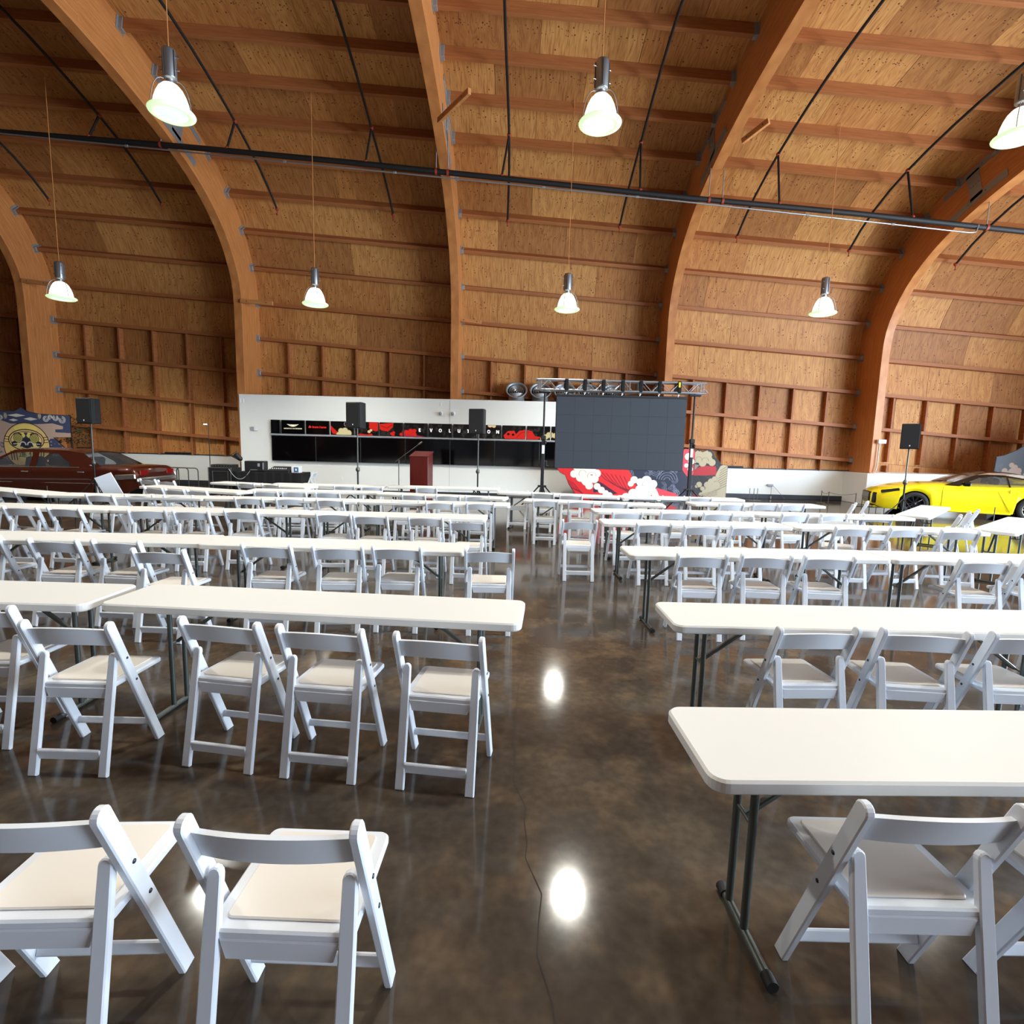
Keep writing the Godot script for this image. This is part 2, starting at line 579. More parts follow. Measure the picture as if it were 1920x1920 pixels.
# the running picture on the row of small screens, 96 x 54 pixels a screen
func waves_texture() -> ImageTexture:
	var im := Image.create(96 * 13, 54, false, Image.FORMAT_RGB8)
	im.fill(Color8(12, 11, 12))
	swirls(im, 90, 4, Color8(64, 58, 52), 5, 15, 190)
	var red := Color8(236, 44, 34)
	var deep := Color8(150, 16, 18)
	var cream := Color8(240, 226, 170)
	var W := 96
	# screen 2: red wave and cream cloud
	fillpoly(im, [[W * 2, 16], [W * 2 + 30, 44], [W * 2 + 40, 54], [W * 2 + 8, 50], [W * 2, 30]], red)
	cloud(im, [[W * 2 + 44, 38, 11], [W * 2 + 60, 36, 11], [W * 2 + 74, 46, 12], [W * 2 + 34, 52, 9], [W * 2 + 56, 50, 14]], cream, Color8(180, 150, 90))
	arc(im, W * 2 + 66, 10, 9, 0, 5, 2, Color8(150, 146, 136))
	# screen 3 and 4: red cloth
	fillpoly(im, [[W * 3 + 60, 0], [W * 4, 0], [W * 4, 34], [W * 3 + 82, 36], [W * 3 + 58, 24]], red)
	cloud(im, [[W * 3 + 58, 38, 6], [W * 3 + 66, 32, 5]], cream, deep)
	fillpoly(im, [[W * 3 + 6, 54], [W * 3 + 20, 47], [W * 3 + 50, 50], [W * 3 + 70, 46], [W * 3 + 74, 54]], red)
	fillpoly(im, [[W * 4, 6], [W * 4 + 58, 0], [W * 4 + 54, 20], [W * 4 + 34, 36], [W * 4 + 8, 32], [W * 4, 26]], red)
	stroke(im, [[W * 4 + 6, 14], [W * 4 + 30, 22], [W * 4 + 52, 8]], 2, deep)
	cloud(im, [[W * 4 + 50, 44, 6], [W * 4 + 58, 40, 5], [W * 4 + 56, 50, 5], [W * 4 + 90, 46, 6]], red, deep)
	# screen 5: red surf before the first letter
	cloud(im, [[W * 5 + 8, 38, 10], [W * 5 + 26, 32, 9], [W * 5 + 42, 30, 7], [W * 5 + 18, 48, 12], [W * 5 + 40, 46, 10]], red, deep)
	fillpoly(im, [[W * 5, 44], [W * 5 + 60, 50], [W * 5 + 90, 54], [W * 5, 54]], Color8(214, 40, 60))
	# screen 8: cream scallop
	cloud(im, [[W * 8 + 50, 0, 9], [W * 8 + 66, 2, 8]], cream, deep)
	# screen 9 and 10: long red wave
	fillpoly(im, [[W * 9 + 4, 40], [W * 9 + 22, 22], [W * 9 + 50, 20], [W * 9 + 56, 34], [W * 9 + 70, 20], [W * 10 - 2, 16], [W * 10 + 20, 20], [W * 10 + 34, 40], [W * 10 + 60, 44], [W * 10 + 44, 54], [W * 9 + 10, 54]], red)
	disc(im, W * 9 + 24, 34, 5, 5, Color8(30, 10, 10)); disc(im, W * 9 + 44, 36, 5, 5, Color8(30, 10, 10))
	stroke(im, [[W * 9 + 58, 48], [W * 9 + 80, 26], [W * 10 + 10, 24]], 2, deep)
	cloud(im, [[W * 10 + 78, 42, 10], [W * 10 + 92, 34, 11], [W * 10 + 64, 52, 8], [W * 11 + 14, 36, 10], [W * 11 + 30, 44, 10]], cream, Color8(170, 140, 80))
	return ImageTexture.create_from_image(im)

# ---------------------------------------------------------------- the vault
func make_profile() -> void:
	var half := [Vector2(-19.12, -4), Vector2(-19.12, 5.7), Vector2(-19.1, 6.3), Vector2(-18.98, 6.95), Vector2(-18.66, 7.7), Vector2(-18.02, 8.6), Vector2(-17.13, 9.36), Vector2(-16.3, 9.84), Vector2(-15.4, 10.2), Vector2(-13.9, 10.62), Vector2(-12.6, 10.87), Vector2(-10.5, 11.1), Vector2(-8, 11.26), Vector2(-5, 11.33)]
	var ctl := half.duplicate()
	for k in range(half.size() - 2, -1, -1):
		ctl.append(Vector2(-10.0 - half[k].x, half[k].y))
	PZ.append(ctl[0])
	for i in range(0, ctl.size() - 1):
		var a: Vector2 = ctl[maxi(i - 1, 0)]
		var b: Vector2 = ctl[i]
		var c: Vector2 = ctl[i + 1]
		var d: Vector2 = ctl[mini(i + 2, ctl.size() - 1)]
		var n := 1 if i == 0 or i == ctl.size() - 2 else 6
		for k in range(1, n + 1):
			var q := float(k) / n
			PZ.append(c if n == 1 else b.cubic_interpolate_in_time(c, a, d, q, b.distance_to(c), -a.distance_to(b), b.distance_to(c) + c.distance_to(d)) if i > 1 and i < ctl.size() - 3 else b.lerp(c, q))
	var acc := -4.0
	PS.append(acc)
	for i in range(1, PZ.size()):
		acc += PZ[i].distance_to(PZ[i - 1])
		PS.append(acc)
	SMAX = acc

func seg(s: float) -> int:
	var i := PS.bsearch(s) - 1
	return clampi(i, 0, PS.size() - 2)

func prof(s: float) -> Vector2:
	var i := seg(s)
	return PZ[i].lerp(PZ[i + 1], (s - PS[i]) / (PS[i + 1] - PS[i]))

func pnorm(s: float) -> Vector2:
	var t := (prof(minf(s + 0.25, SMAX)) - prof(maxf(s - 0.25, -4.0))).normalized()
	return Vector2(t.y, -t.x)

func off(x: float) -> float:
	var q := clampf((x - AX0) / BAY, 0, 5.999)
	return lerpf(OFF[int(q)], OFF[int(q) + 1], q - int(q))

func SP(x: float, s: float, d := 0.0) -> Vector3:
	var q := prof(s) + pnorm(s) * d
	return Vector3(x, q.y + off(x), q.x)

func NV(s: float) -> Vector3:
	var n := pnorm(s)
	return Vector3(0, n.y, n.x)

func pur_s(i: int, k: float) -> float:
	return 3.5 - 0.45 * (i - 3) + 1.17 * k - OFF[i]

func build_setting() -> void:
	var f := Node3D.new()
	f.name = "floor"
	add_child(f)
	structure(f, "polished brown stained concrete floor running under all the tables", "floor")
	var s := st()
	cbox(s, Vector3(43.4, 0.3, 29), T(-1.8, -0.15, -5))
	obj("slab", s, M.concrete, f)
	s = st()
	var pts := [Vector2(0.08, -3.67), Vector2(0.06, -3.3), Vector2(0.04, -2.9), Vector2(0.05, -2.7), Vector2(0.04, -2.52), Vector2(0.1, -2.33), Vector2(0.09, -2.23), Vector2(0.1, -2.1), Vector2(0.09, -2.02), Vector2(0.12, -1.93), Vector2(0.15, -1.84), Vector2(0.13, -1.71), Vector2(0.12, -1.59), Vector2(0.14, -1.52), Vector2(0.16, -1.44), Vector2(0.17, -1.3), Vector2(0.2, -1.0)]
	for i in pts.size() - 1:
		var a: Vector2 = pts[i]
		var b: Vector2 = pts[i + 1]
		var w := 0.0012 + 0.0012 * absf(sin(i * 2.3))
		quad(s, Vector3(a.x - w, 0.0015, a.y), Vector3(a.x + w, 0.0015, a.y), Vector3(b.x + w, 0.0015, b.y), Vector3(b.x - w, 0.0015, b.y), Vector3.UP)
	obj("crack", s, M.crack, f)
	# low white wall along the back
	var wb := Node3D.new()
	wb.name = "wall_back"
	add_child(wb)
	structure(wb, "low white wall running along the foot of the plywood vault", "wall")
	s = st()
	cbox(s, Vector3(42.4, 1.06, 0.4), T(-1.95, 0.53, -19.2), 0.01)
	obj("wall_panel", s, M.white_wall, wb)
	for i in [1, 5]:
		s = st()
		cbox(s, Vector3(0.62, 1.05, 1.3), T(AX0 + BAY * i, 0.525, -18.36), 0.012)
		obj("pier", s, M.white_wall, wb)
	s = st()
	cbox(s, Vector3(7.2, 1.06, 0.9), T(AX0 + BAY * 5 + 3.6, 0.531, -18.3), 0.01)
	obj("wall_panel", s, M.white_wall, wb)
	s = st()
	cbox(s, Vector3(36.0, 0.17, 0.05), T(-5.9, 0.085, -18.98), 0.008)
	structure(obj("baseboard_back", s, M.dark_base), "dark baseboard along the foot of the low back wall", "baseboard")
	s = st()
	cbox(s, Vector3(36.0, 0.03, 0.28), T(-5.9, 1.075, -19.12), 0.004)
	structure(obj("trim_1", s, M.dark_base), "thin dark cap on the low white back wall", "trim")
	# far left end of the hall
	var prl := PackedVector2Array()
	for k in 41:
		var q := prof(lerpf(0.0, SMAX - 4.0, k / 40.0))
		prl.append(Vector2(q.x, q.y + OFF[0]))
	s = st()
	# polygon (z, y) -> plane across x
	var tl := Transform3D(Basis(Vector3(0, 0, 1), Vector3(0, 1, 0), Vector3(-1, 0, 0)), Vector3(AX0 - 0.1, 0, 0))
	prism(s, prl, tl, 0.3)
	structure(obj("wall_left", s, M.plywood_back), "dark wooden end wall beyond the brown sedan", "wall")
	# glazed right end of the hall
	var wr := Node3D.new()
	wr.name = "wall_right"
	add_child(wr)
	structure(wr, "end wall with tall windows beyond the yellow coupe", "wall")
	var xr := 19.25
	s = st()
	cbox(s, Vector3(0.35, 0.4, 28.4), T(xr + 0.17, 0.2, -5))
	cbox(s, Vector3(0.35, 5.3, 7.0), T(xr + 0.17, 3.05, -15.7))
	cbox(s, Vector3(0.35, 5.3, 1.0), T(xr + 0.17, 3.05, 8.7))
	obj("wall_panel", s, M.white_wall, wr)
	var pr2 := PackedVector2Array()
	for k in 61:
		var q := prof(lerpf(0.0, SMAX - 4.0, k / 60.0))
		if q.y + OFF[6] > 5.7:
			pr2.append(Vector2(q.x, q.y + OFF[6]))
	pr2.append(Vector2(9.1, 5.65)); pr2.append(Vector2(-19.1, 5.65))
	s = st()
	prism(s, pr2, Transform3D(Basis(Vector3(0, 0, 1), Vector3(0, 1, 0), Vector3(-1, 0, 0)), Vector3(xr + 0.35, 0, 0)), 0.35)
	obj("header", s, M.plywood_back, wr)
	window_row(Vector3(xr + 0.17, 0.4, -12.2), Vector3(0, 0, 1), 7, 2.91, 5.25, 1)
	# front wall behind the camera, glazed low
	var wf := Node3D.new()
	wf.name = "wall_front"
	add_child(wf)
	structure(wf, "glazed wall behind the camera", "wall")
	s = st()
	cbox(s, Vector3(42.4, 0.4, 0.3), T(-1.95, 0.2, 9.0))
	cbox(s, Vector3(16.2, 6.2, 0.3), T(-15.0, 3.3, 9.0))
	
	cbox(s, Vector3(42.4, 1.2, 0.3), T(-1.95, 5.8, 9.0))
	obj("wall_panel", s, M.plywood_back, wf)
	window_row(Vector3(-6.9, 0.4, 9.0), Vector3(1, 0, 0), 7, 3.71, 4.8, 8)

func window_row(at: Vector3, dir: Vector3, n: int, w: float, h: float, first: int) -> void:
	var side := dir.cross(Vector3.UP)
	var b := Basis(dir, Vector3.UP, side)
	for k in n:
		var o := Node3D.new()
		o.name = "window_%d" % (first + k)
		add_child(o)
		o.transform = Transform3D(b, at + dir * (w * (k + 0.5)) + Vector3.UP * (h * 0.5))
		structure(o, "tall window %s in a dark metal frame" % ORD[k + 1], "window")
		var s := st()
		for sg in [-1.0, 1.0]:
			cbox(s, Vector3(0.1, h, 0.12), T(sg * (w * 0.5 - 0.05), 0, 0))
			cbox(s, Vector3(w, 0.1, 0.12), T(0, sg * (h * 0.5 - 0.05), 0))
		cbox(s, Vector3(w, 0.08, 0.1), T(0, 0.4, 0))
		obj("window_frame", s, M.dark_base, o)
		s = st()
		cbox(s, Vector3(w - 0.2, h - 0.2, 0.012), T(0, 0, 0.0))
		obj("pane", s, M.glass, o)

func build_ceiling() -> void:
	var c := Node3D.new()
	c.name = "ceiling"
	add_child(c)
	structure(c, "barrel vault of plywood sheets and timber purlins between laminated arches", "ceiling")
	# the deck that the sheets are nailed to
	var s := st(true)
	var n := 72
	for i in 6:
		var xa := AX0 + BAY * i
		var xb := xa + BAY
		for k in n:
			var s0 := lerpf(-1.0, SMAX - 3.0, float(k) / n)
			var s1 := lerpf(-1.0, SMAX - 3.0, float(k + 1) / n)
			quad(s, SP(xa, s0, -0.03), SP(xb, s0, -0.03), SP(xb, s1, -0.03), SP(xa, s1, -0.03), NV((s0 + s1) * 0.5))
			quad(s, SP(xa, s0, -0.2), SP(xb, s0, -0.2), SP(xb, s1, -0.2), SP(xa, s1, -0.2), -NV((s0 + s1) * 0.5))
	obj("roof_deck", s, M.plywood_back, c)
	# plywood sheets between the purlins
	for i in range(0, 6):
		var x0 := AX0 + BAY * i + 0.12
		var wx := BAY - 0.24
		for k in range(-4, 14):
			var a0 := pur_s(i, k)
			var b0 := pur_s(i + 1, k)
			if a0 < -0.4 or k < -3: continue
			var cuts := [0.0, 0.333, 0.667, 1.0] if posmod(k + i, 2) == 0 else [0.0, 0.18, 0.5, 0.83, 1.0]
			for j in cuts.size() - 1:
				var f0: float = cuts[j]
				var f1: float = cuts[j + 1]
				sheet(c, x0 + wx * f0 + 0.004, x0 + wx * f1 - 0.004, lerpf(a0, b0, f0) + 0.004, lerpf(a0, b0, f1) + 0.004, i, k, j)
	# purlins
	for i in range(0, 6):
		for k in range(-3, 14):
			var xa := AX0 + BAY * i + 0.13
			var xb := AX0 + BAY * (i + 1) - 0.13
			var sa := pur_s(i, k)
			var sb := pur_s(i + 1, k)
			if sb + off(xb) < 1.12 or sa < 1.0: continue
			if i == 5 and k > 7: continue
			purlin(c, xa, xb, sa, sb, i)
	# studs in the upright lower rows
	for i in range(0, 6):
		for j in range(1, 6):
			var fx := j / 6.0
			var x := AX0 + BAY * (i + fx)
			var prev := -1.0
			for k in range(-3, 2):
				var y1 := lerpf(pur_s(i, k), pur_s(i + 1, k), fx) - 0.06
				var y0 := maxf(y1 - 1.17 + 0.12, 1.06 - off(x))
				if y1 - y0 < 0.12: continue
				s = st()
				var a := SP(x, y0, 0.09)
				var b := SP(x, y1, 0.09)
				cbox(s, Vector3(0.07, a.distance_to(b), 0.19), along(a, b), 0.006)
				obj("stud", s, M.purlin, c)

func sheet(c: Node3D, xa: float, xb: float, sa: float, sb: float, i: int, k: int, j: int) -> void:
	var s := st(true)
	var n := 4
	var u0 := rng.randf()
	var hh := 1.17 - 0.008
	var d := 0.006 + rng.randf() * 0.01
	for q in n:
		var e0 := float(q) / n
		var e1 := float(q + 1) / n
		var a := SP(xa, sa + hh * e0, d)
		var b := SP(xb, sb + hh * e0, d)
		var c2 := SP(xb, sb + hh * e1, d)
		var d2 := SP(xa, sa + hh * e1, d)
		var uw := (xb - xa) / 2.34
		quad(s, a, b, c2, d2, NV(sa + hh * (e0 + e1) * 0.5), [Vector2(u0, 1 - e0), Vector2(u0 + uw, 1 - e0), Vector2(u0 + uw, 1 - e1), Vector2(u0, 1 - e1)])
	# edges back to the deck
	s.set_smooth_group(-1)
	for q in n:
		var e0 := float(q) / n
		var e1 := float(q + 1) / n
		quad(s, SP(xa, sa + hh * e0, d), SP(xa, sa + hh * e1, d), SP(xa, sa + hh * e1, -0.03), SP(xa, sa + hh * e0, -0.03), Vector3.LEFT)
		quad(s, SP(xb, sb + hh * e0, d), SP(xb, sb + hh * e1, d), SP(xb, sb + hh * e1, -0.03), SP(xb, sb + hh * e0, -0.03), Vector3.RIGHT)
	quad(s, SP(xa, sa, d), SP(xb, sb, d), SP(xb, sb, -0.03), SP(xa, sa, -0.03), Vector3.DOWN)
	quad(s, SP(xa, sa + hh, d), SP(xb, sb + hh, d), SP(xb, sb + hh, -0.03), SP(xa, sa + hh, -0.03), Vector3.UP)
	var tone := rng.randi_range(0, 3)
	obj("plywood_panel", s, M["plywood_%d_%d" % [rng.randi_range(0, 2), tone]], c)

func purlin(c: Node3D, xa: float, xb: float, sa: float, sb: float, i: int) -> void:
	var s := st()
	var h := 0.055
	var dep := 0.26
	var A := [SP(xa, sa - h, 0.012), SP(xa, sa + h, 0.012), SP(xa, sa + h, dep), SP(xa, sa - h, dep)]
	var B := [SP(xb, sb - h, 0.012), SP(xb, sb + h, 0.012), SP(xb, sb + h, dep), SP(xb, sb - h, dep)]
	var mid: Vector3 = (A[0] + A[2] + B[0] + B[2]) * 0.25
	var o := rng.randf()
	for q in 4:
		var r := (q + 1) % 4
		var n: Vector3 = (A[q] + A[r] + B[q] + B[r]) * 0.25 - mid
		var w := 0.9
		quad(s, A[q], A[r], B[r], B[q], n, [Vector2(0.05, o), Vector2(w, o), Vector2(w, o + 2.7), Vector2(0.05, o + 2.7)])
	quad(s, A[0], A[1], A[2], A[3], Vector3.LEFT)
	quad(s, B[0], B[1], B[2], B[3], Vector3.RIGHT)
	var po := obj("purlin", s, M.purlin, c)
	# galvanised hangers at both ends
	for e in [[xa, sa, 1.0], [xb, sb, -1.0]]:
		var hs := st()
		var x: float = e[0]
		var q: float = e[1]
		var t := Transform3D(Basis(Vector3.RIGHT, NV(q), Vector3.RIGHT.cross(NV(q))), SP(x + e[2] * 0.045, q, 0.15))
		cbox(hs, Vector3(0.1, 0.27, 0.135), t, 0.006)
		cbox(hs, Vector3(0.012, 0.3, 0.24), T(-e[2] * 0.038, 0, 0) if false else t * T(-e[2] * 0.04, 0, 0), 0.0)
		obj("hanger_bracket", hs, M.galvanised, po)

func build_arches() -> void:
	var where := ["beyond the gold doll mural at the far left", "behind the gold doll mural", "behind the left end of the white display wall", "rising behind the small screens near the middle", "rising behind the large grey screen", "beside the yellow coupe", "far beyond the yellow coupe"]
	for i in range(0, 6):
		var x := AX0 + BAY * i
		var o := thing("timber_arch", "curved laminated timber arch " + where[i], "arch", Vector3.ZERO, 0.0, "laminated timber arches of the vault")
		var s := st()
		var n := 84
		var s0 := (1.05 if i in [1, 5] else 0.0) - off(x)
		var s1 := SMAX - 4.0 - s0
		var hw := 0.125
		var dep := 1.22
		for k in n:
			var a := lerpf(s0, s1, float(k) / n)
			var b := lerpf(s0, s1, float(k + 1) / n)
			var va := a / 2.6
			var vb := b / 2.6
			var A := [SP(x - hw, a, -0.02), SP(x - hw, a, dep), SP(x + hw, a, dep), SP(x + hw, a, -0.02)]
			var B := [SP(x - hw, b, -0.02), SP(x - hw, b, dep), SP(x + hw, b, dep), SP(x + hw, b, -0.02)]
			s.set_smooth_group(1)
			quad(s, A[0], A[1], B[1], B[0], Vector3.LEFT, [Vector2(0, va), Vector2(1, va), Vector2(1, vb), Vector2(0, vb)])
			s.set_smooth_group(2)
			quad(s, A[1], A[2], B[2], B[1], NV((a + b) * 0.5), [Vector2(0.005, va), Vector2(0.03, va), Vector2(0.03, vb), Vector2(0.005, vb)])
			s.set_smooth_group(3)
			quad(s, A[2], A[3], B[3], B[2], Vector3.RIGHT, [Vector2(1, va), Vector2(0, va), Vector2(0, vb), Vector2(1, vb)])
		obj("beam", s, M.glulam, o)
		if i in [2, 3, 4, 5]:
			# bolted splice plates: two long straps and a cross plate on each face
			var sc := 10.55
			while prof(sc).x < -14.6: sc += 0.05
			sc -= [0.0, 0.0, 0.55, 0.2, 0.35, 0.6][i]
			for sg in [-1.0, 1.0]:
				s = st()
				for st2 in [[0.1, 0.26, -0.95, 0.95], [0.86, 1.06, -0.95, 0.95], [0.2, 0.95, -0.2, 0.2]]:
					plate(s, x + sg * (hw + 0.012), sc + st2[2], sc + st2[3], st2[0], st2[1], sg)
				obj("splice_plate", s, M.galvanised, o)
	# short timber cleats nailed to the arches
	cleat("pale timber cleat nailed high on the arch above the small screens", Vector3(-1.86, 8.86, -12.95), Vector3(-1.08, 8.86, -11.9))
	cleat("pale timber cleat on the arch at the left end of the display wall", Vector3(-8.9, 6.08, -17.85), Vector3(-7.86, 6.02, -17.85))
	cleat("pale timber cleat low on the arch above the row of ducts", Vector3(-1.9, 5.77, -18.3), Vector3(-1.17, 5.69, -18.3))
	cleat("thin pale timber cleat high on the arch above the grey screen", Vector3(4.95, 8.56, -12.9), Vector3(5.3, 8.72, -12.4))
	cleat("pale timber cleat on the arch above the gold doll mural", Vector3(-15.9, 6.55, -17.85), Vector3(-15.0, 6.45, -17.85))

func plate(s: SurfaceTool, x: float, s0: float, s1: float, d0: float, d1: float, sg: float) -> void:
	var n := 6
	for k in n:
		var a := lerpf(s0, s1, float(k) / n)
		var b := lerpf(s0, s1, float(k + 1) / n)
		quad(s, SP(x, a, d0), SP(x, b, d0), SP(x, b, d1), SP(x, a, d1), Vector3(sg, 0, 0))
		for d in [d0, d1]:
			quad(s, SP(x, a, d), SP(x, b, d), SP(x - sg * 0.014, b, d), SP(x - sg * 0.014, a, d), NV(a) * (1.0 if d == d1 else -1.0))
	# bolt heads
	for k in 4:
		var q := SP(x + sg * 0.006, lerpf(s0 + 0.08, s1 - 0.08, k / 3.0), (d0 + d1) * 0.5)
		cbox(s, Vector3(0.02, 0.035, 0.035), Transform3D(Basis(), q), 0.004)

func cleat(label: String, a: Vector3, b: Vector3) -> void:
	var s := st()
	var side := Vector3.UP
	var t := along(a, b, side)
	cbox(s, Vector3(0.12, a.distance_to(b), 0.075), t, 0.006)
	var o := obj("timber_cleat", s, M.cleat)
	tag(o, label, "cleat", "timber cleats on the arches")
	for k in [-0.3, 0.3]:
		s = st()
		cbox(s, Vector3(0.03, 0.03, 0.085), t * T(0, k * a.distance_to(b), 0), 0.004)
		obj("bolt", s, M.bolt, o)

func build_sprinklers() -> void:
	var o := thing("sprinkler_main", "thick black sprinkler main crossing the whole vault under the arches", "pipe")
	var s := st()
	var pts := []
	var mp := [[-23.0, 9.68], [-13.2, 9.26], [-8.6, 9.02], [-4.6, 8.76], [-1.9, 8.56], [4.2, 8.1], [8.6, 7.82], [11.8, 7.57], [13.0, 7.48], [19.2, 7.0]]
	for q in mp:
		pts.append(Vector3(q[0], q[1], -14.6))
	tube(s, pts, 0.066, 12)
	obj("pipe", s, M.black_pipe, o)
	for x in [-9.15, -2.15, -1.85, 4.85, 5.2, 12.05]:
		s = st()
		var y := main_y(mp, x)
		lathe(s, [Vector2(0.078, -0.03), Vector2(0.078, 0.03)], 12, Transform3D(Basis(Vector3(0, 0, 1), Vector3(1, 0, 0), Vector3(0, 1, 0)), Vector3(x, y, -14.6)))
		obj("clamp", s, M.rust_clamp, o)
		s = st()
		tube(s, [Vector3(x, y + 0.08, -14.6), Vector3(x, y + 0.75, -14.6)], 0.012, 6)
		obj("hanger_rod", s, M.galvanised, o)
	# thin electrical conduit below the main
	o = thing("conduit", "thin grey conduit hung just below the sprinkler main", "conduit")
	s = st()
	pts = []
	for q in [[-23.0, 9.62], [-13.2, 9.2], [-4.57, 8.6], [4.19, 7.98], [11.6, 7.4], [11.75, 7.42], [11.8, 7.6]]:
		pts.append(Vector3(q[0], q[1], -14.55))
	tube(s, pts, 0.02, 8)
	obj("pipe", s, M.steel, o)
	for x in [-15.0, -10.0, -6.0, -3.2, 0.6, 3.0, 7.4, 9.6]:
		s = st()
		cbox(s, Vector3(0.09, 0.05, 0.05), T(x, main_y([[-23.0, 9.62], [-13.2, 9.2], [-4.57, 8.6], [4.19, 7.98], [11.6, 7.4]], x), -14.55), 0.008)
		obj("coupling", s, M.galvanised, o)
	# branch lines that follow the vault, two to a bay
	var bx := [[-17.8, 0], [-14.28, 0], [-10.86, 1], [-7.36, 2], [-3.83, 3], [-0.35, 4], [3.06, 5], [6.65, 6], [10.1, 7], [13.4, 8]]
	var names := ["over the gold doll mural", "over the brown sedan", "left of the big lamp over the brown sedan", "right of the big lamp over the brown sedan", "over the small screens", "between the two middle arches, left line", "just right of the middle big lamp", "over the grey screen's right stand", "left of the arch by the yellow coupe", "over the yellow coupe"]
	for q in bx:
		var x: float = q[0]
		var b := thing("sprinkler_branch", "black sprinkler branch pipe " + names[bx.find(q)], "pipe", Vector3.ZERO, 0.0, "sprinkler branch pipes")
		s = st()
		var pp := []
		var se := 8.2
		while prof(se).x < -17.55: se += 0.04
		var bend := rng.randf_range(-0.06, 0.06)
		for k in 25:
			var ss := lerpf(se, SMAX * 0.5 + 2.0, k / 24.0)
			pp.append(SP(x + bend * sin(k * 0.5), ss, 0.52))
		tube(s, pp, 0.032, 8)
		obj("pipe", s, M.black_pipe, b)
		s = st()
		var j := 0
		while pp[j].z < -15.1: j += 1
		var y := main_y(mp, x) + 0.06
		var foot := Vector3(x - 0.12 if x < 0.5 else x + 0.02, y, -14.6)
		tube(s, [pp[j], foot], 0.028, 8)
		obj("riser", s, M.black_pipe, b)
		for e in [pp[j], foot, pp[0]]:
			s = st()
			cbox(s, Vector3(0.1, 0.1, 0.1), Transform3D(Basis(), e), 0.03)
			obj("coupling", s, M.rust_clamp, b)
		s = st()
		tube(s, [pp[0], pp[0] + Vector3(0, -0.14, 0)], 0.014, 6)
		lathe(s, [Vector2(0.001, -0.17), Vector2(0.03, -0.165), Vector2(0.03, -0.155), Vector2(0.01, -0.14)], 8, Transform3D(Basis(), pp[0]))
		obj("sprinkler_head", s, M.rust_clamp, b)

func main_y(mp: Array, x: float) -> float:
	for i in mp.size() - 1:
		if x <= mp[i + 1][0]:
			return lerpf(mp[i][1], mp[i + 1][1], (x - mp[i][0]) / (mp[i + 1][0] - mp[i][0]))
	return mp[-1][1]

# ---------------------------------------------------------------- pendant lamps
func build_lamps() -> void:
	var spots := [
		[-5.35, 6.6, -8.84, "large glowing bell lamp over the sedan side tables"],
		[1.2, 6.6, -8.84, "large glowing bell lamp high over the centre aisle"],
		[7.6, 6.56, -8.84, "large glowing bell lamp cut by the right picture edge"],
		[-11.85, 5.2, -14.43, "small glowing bell lamp above the gold doll mural"],
		[-5.25, 5.2, -14.43, "small glowing bell lamp above the printed small screens"],
		[1.3, 5.22, -14.43, "small glowing bell lamp above the large grey screen"],
		[7.95, 5.28, -14.43, "small glowing bell lamp left of the yellow coupe's arch"],
		[-11.9, 6.65, -8.84, "glowing bell lamp outside the picture beyond the sedan side"],
		[-5.5, 7.0, -3.4, "glowing bell lamp above the nearest sedan side row"],
		[1.1, 7.0, -3.6, "glowing bell lamp above the nearest aisle"],
		[7.6, 7.0, -3.4, "glowing bell lamp above the nearest coupe side row"],
		[14.2, 6.5, -8.84, "glowing bell lamp outside the picture beyond the coupe side"],
	]
	var first: Node3D = null
	for q in spots:
		var at := Vector3(q[0], q[1], q[2])
		var o: Node3D
		if first == null:
			o = make_lamp(q[3], at)
			first = o
		else:
			o = dup(first, "pendant_lamp", q[3], "bell shaped pendant lamps", at, rng.randf_range(0, TAU))
		# the wire up to the vault
		var top := 11.2 + off(at.x)
		var ss := 6.0
		while prof(ss).x < at.z: ss += 0.05
		top = SP(at.x, ss, 0.02).y
		for ch in o.get_children():
			if ch.name == &"cord": ch.free()
		var s := st()
		tube(s, [Vector3(0, 0.9, 0), Vector3(0, top - at.y, 0)], 0.008, 6)
		obj("cord", s, M.cleat, o)
		var l := SpotLight3D.new()
		l.name = numbered("lamp_light")
		l.position = at + Vector3(0, -0.12, 0)
		l.rotation.x = -PI / 2
		l.spot_angle = 76.0
		l.spot_angle_attenuation = 0.7
		l.light_color = Color(1.0, 0.99, 0.95)
		l.light_energy = 19.0
		l.light_size = 0.2
		l.spot_range = 60.0
		l.spot_attenuation = 2.0
		l.shadow_enabled = true
		add_child(l)

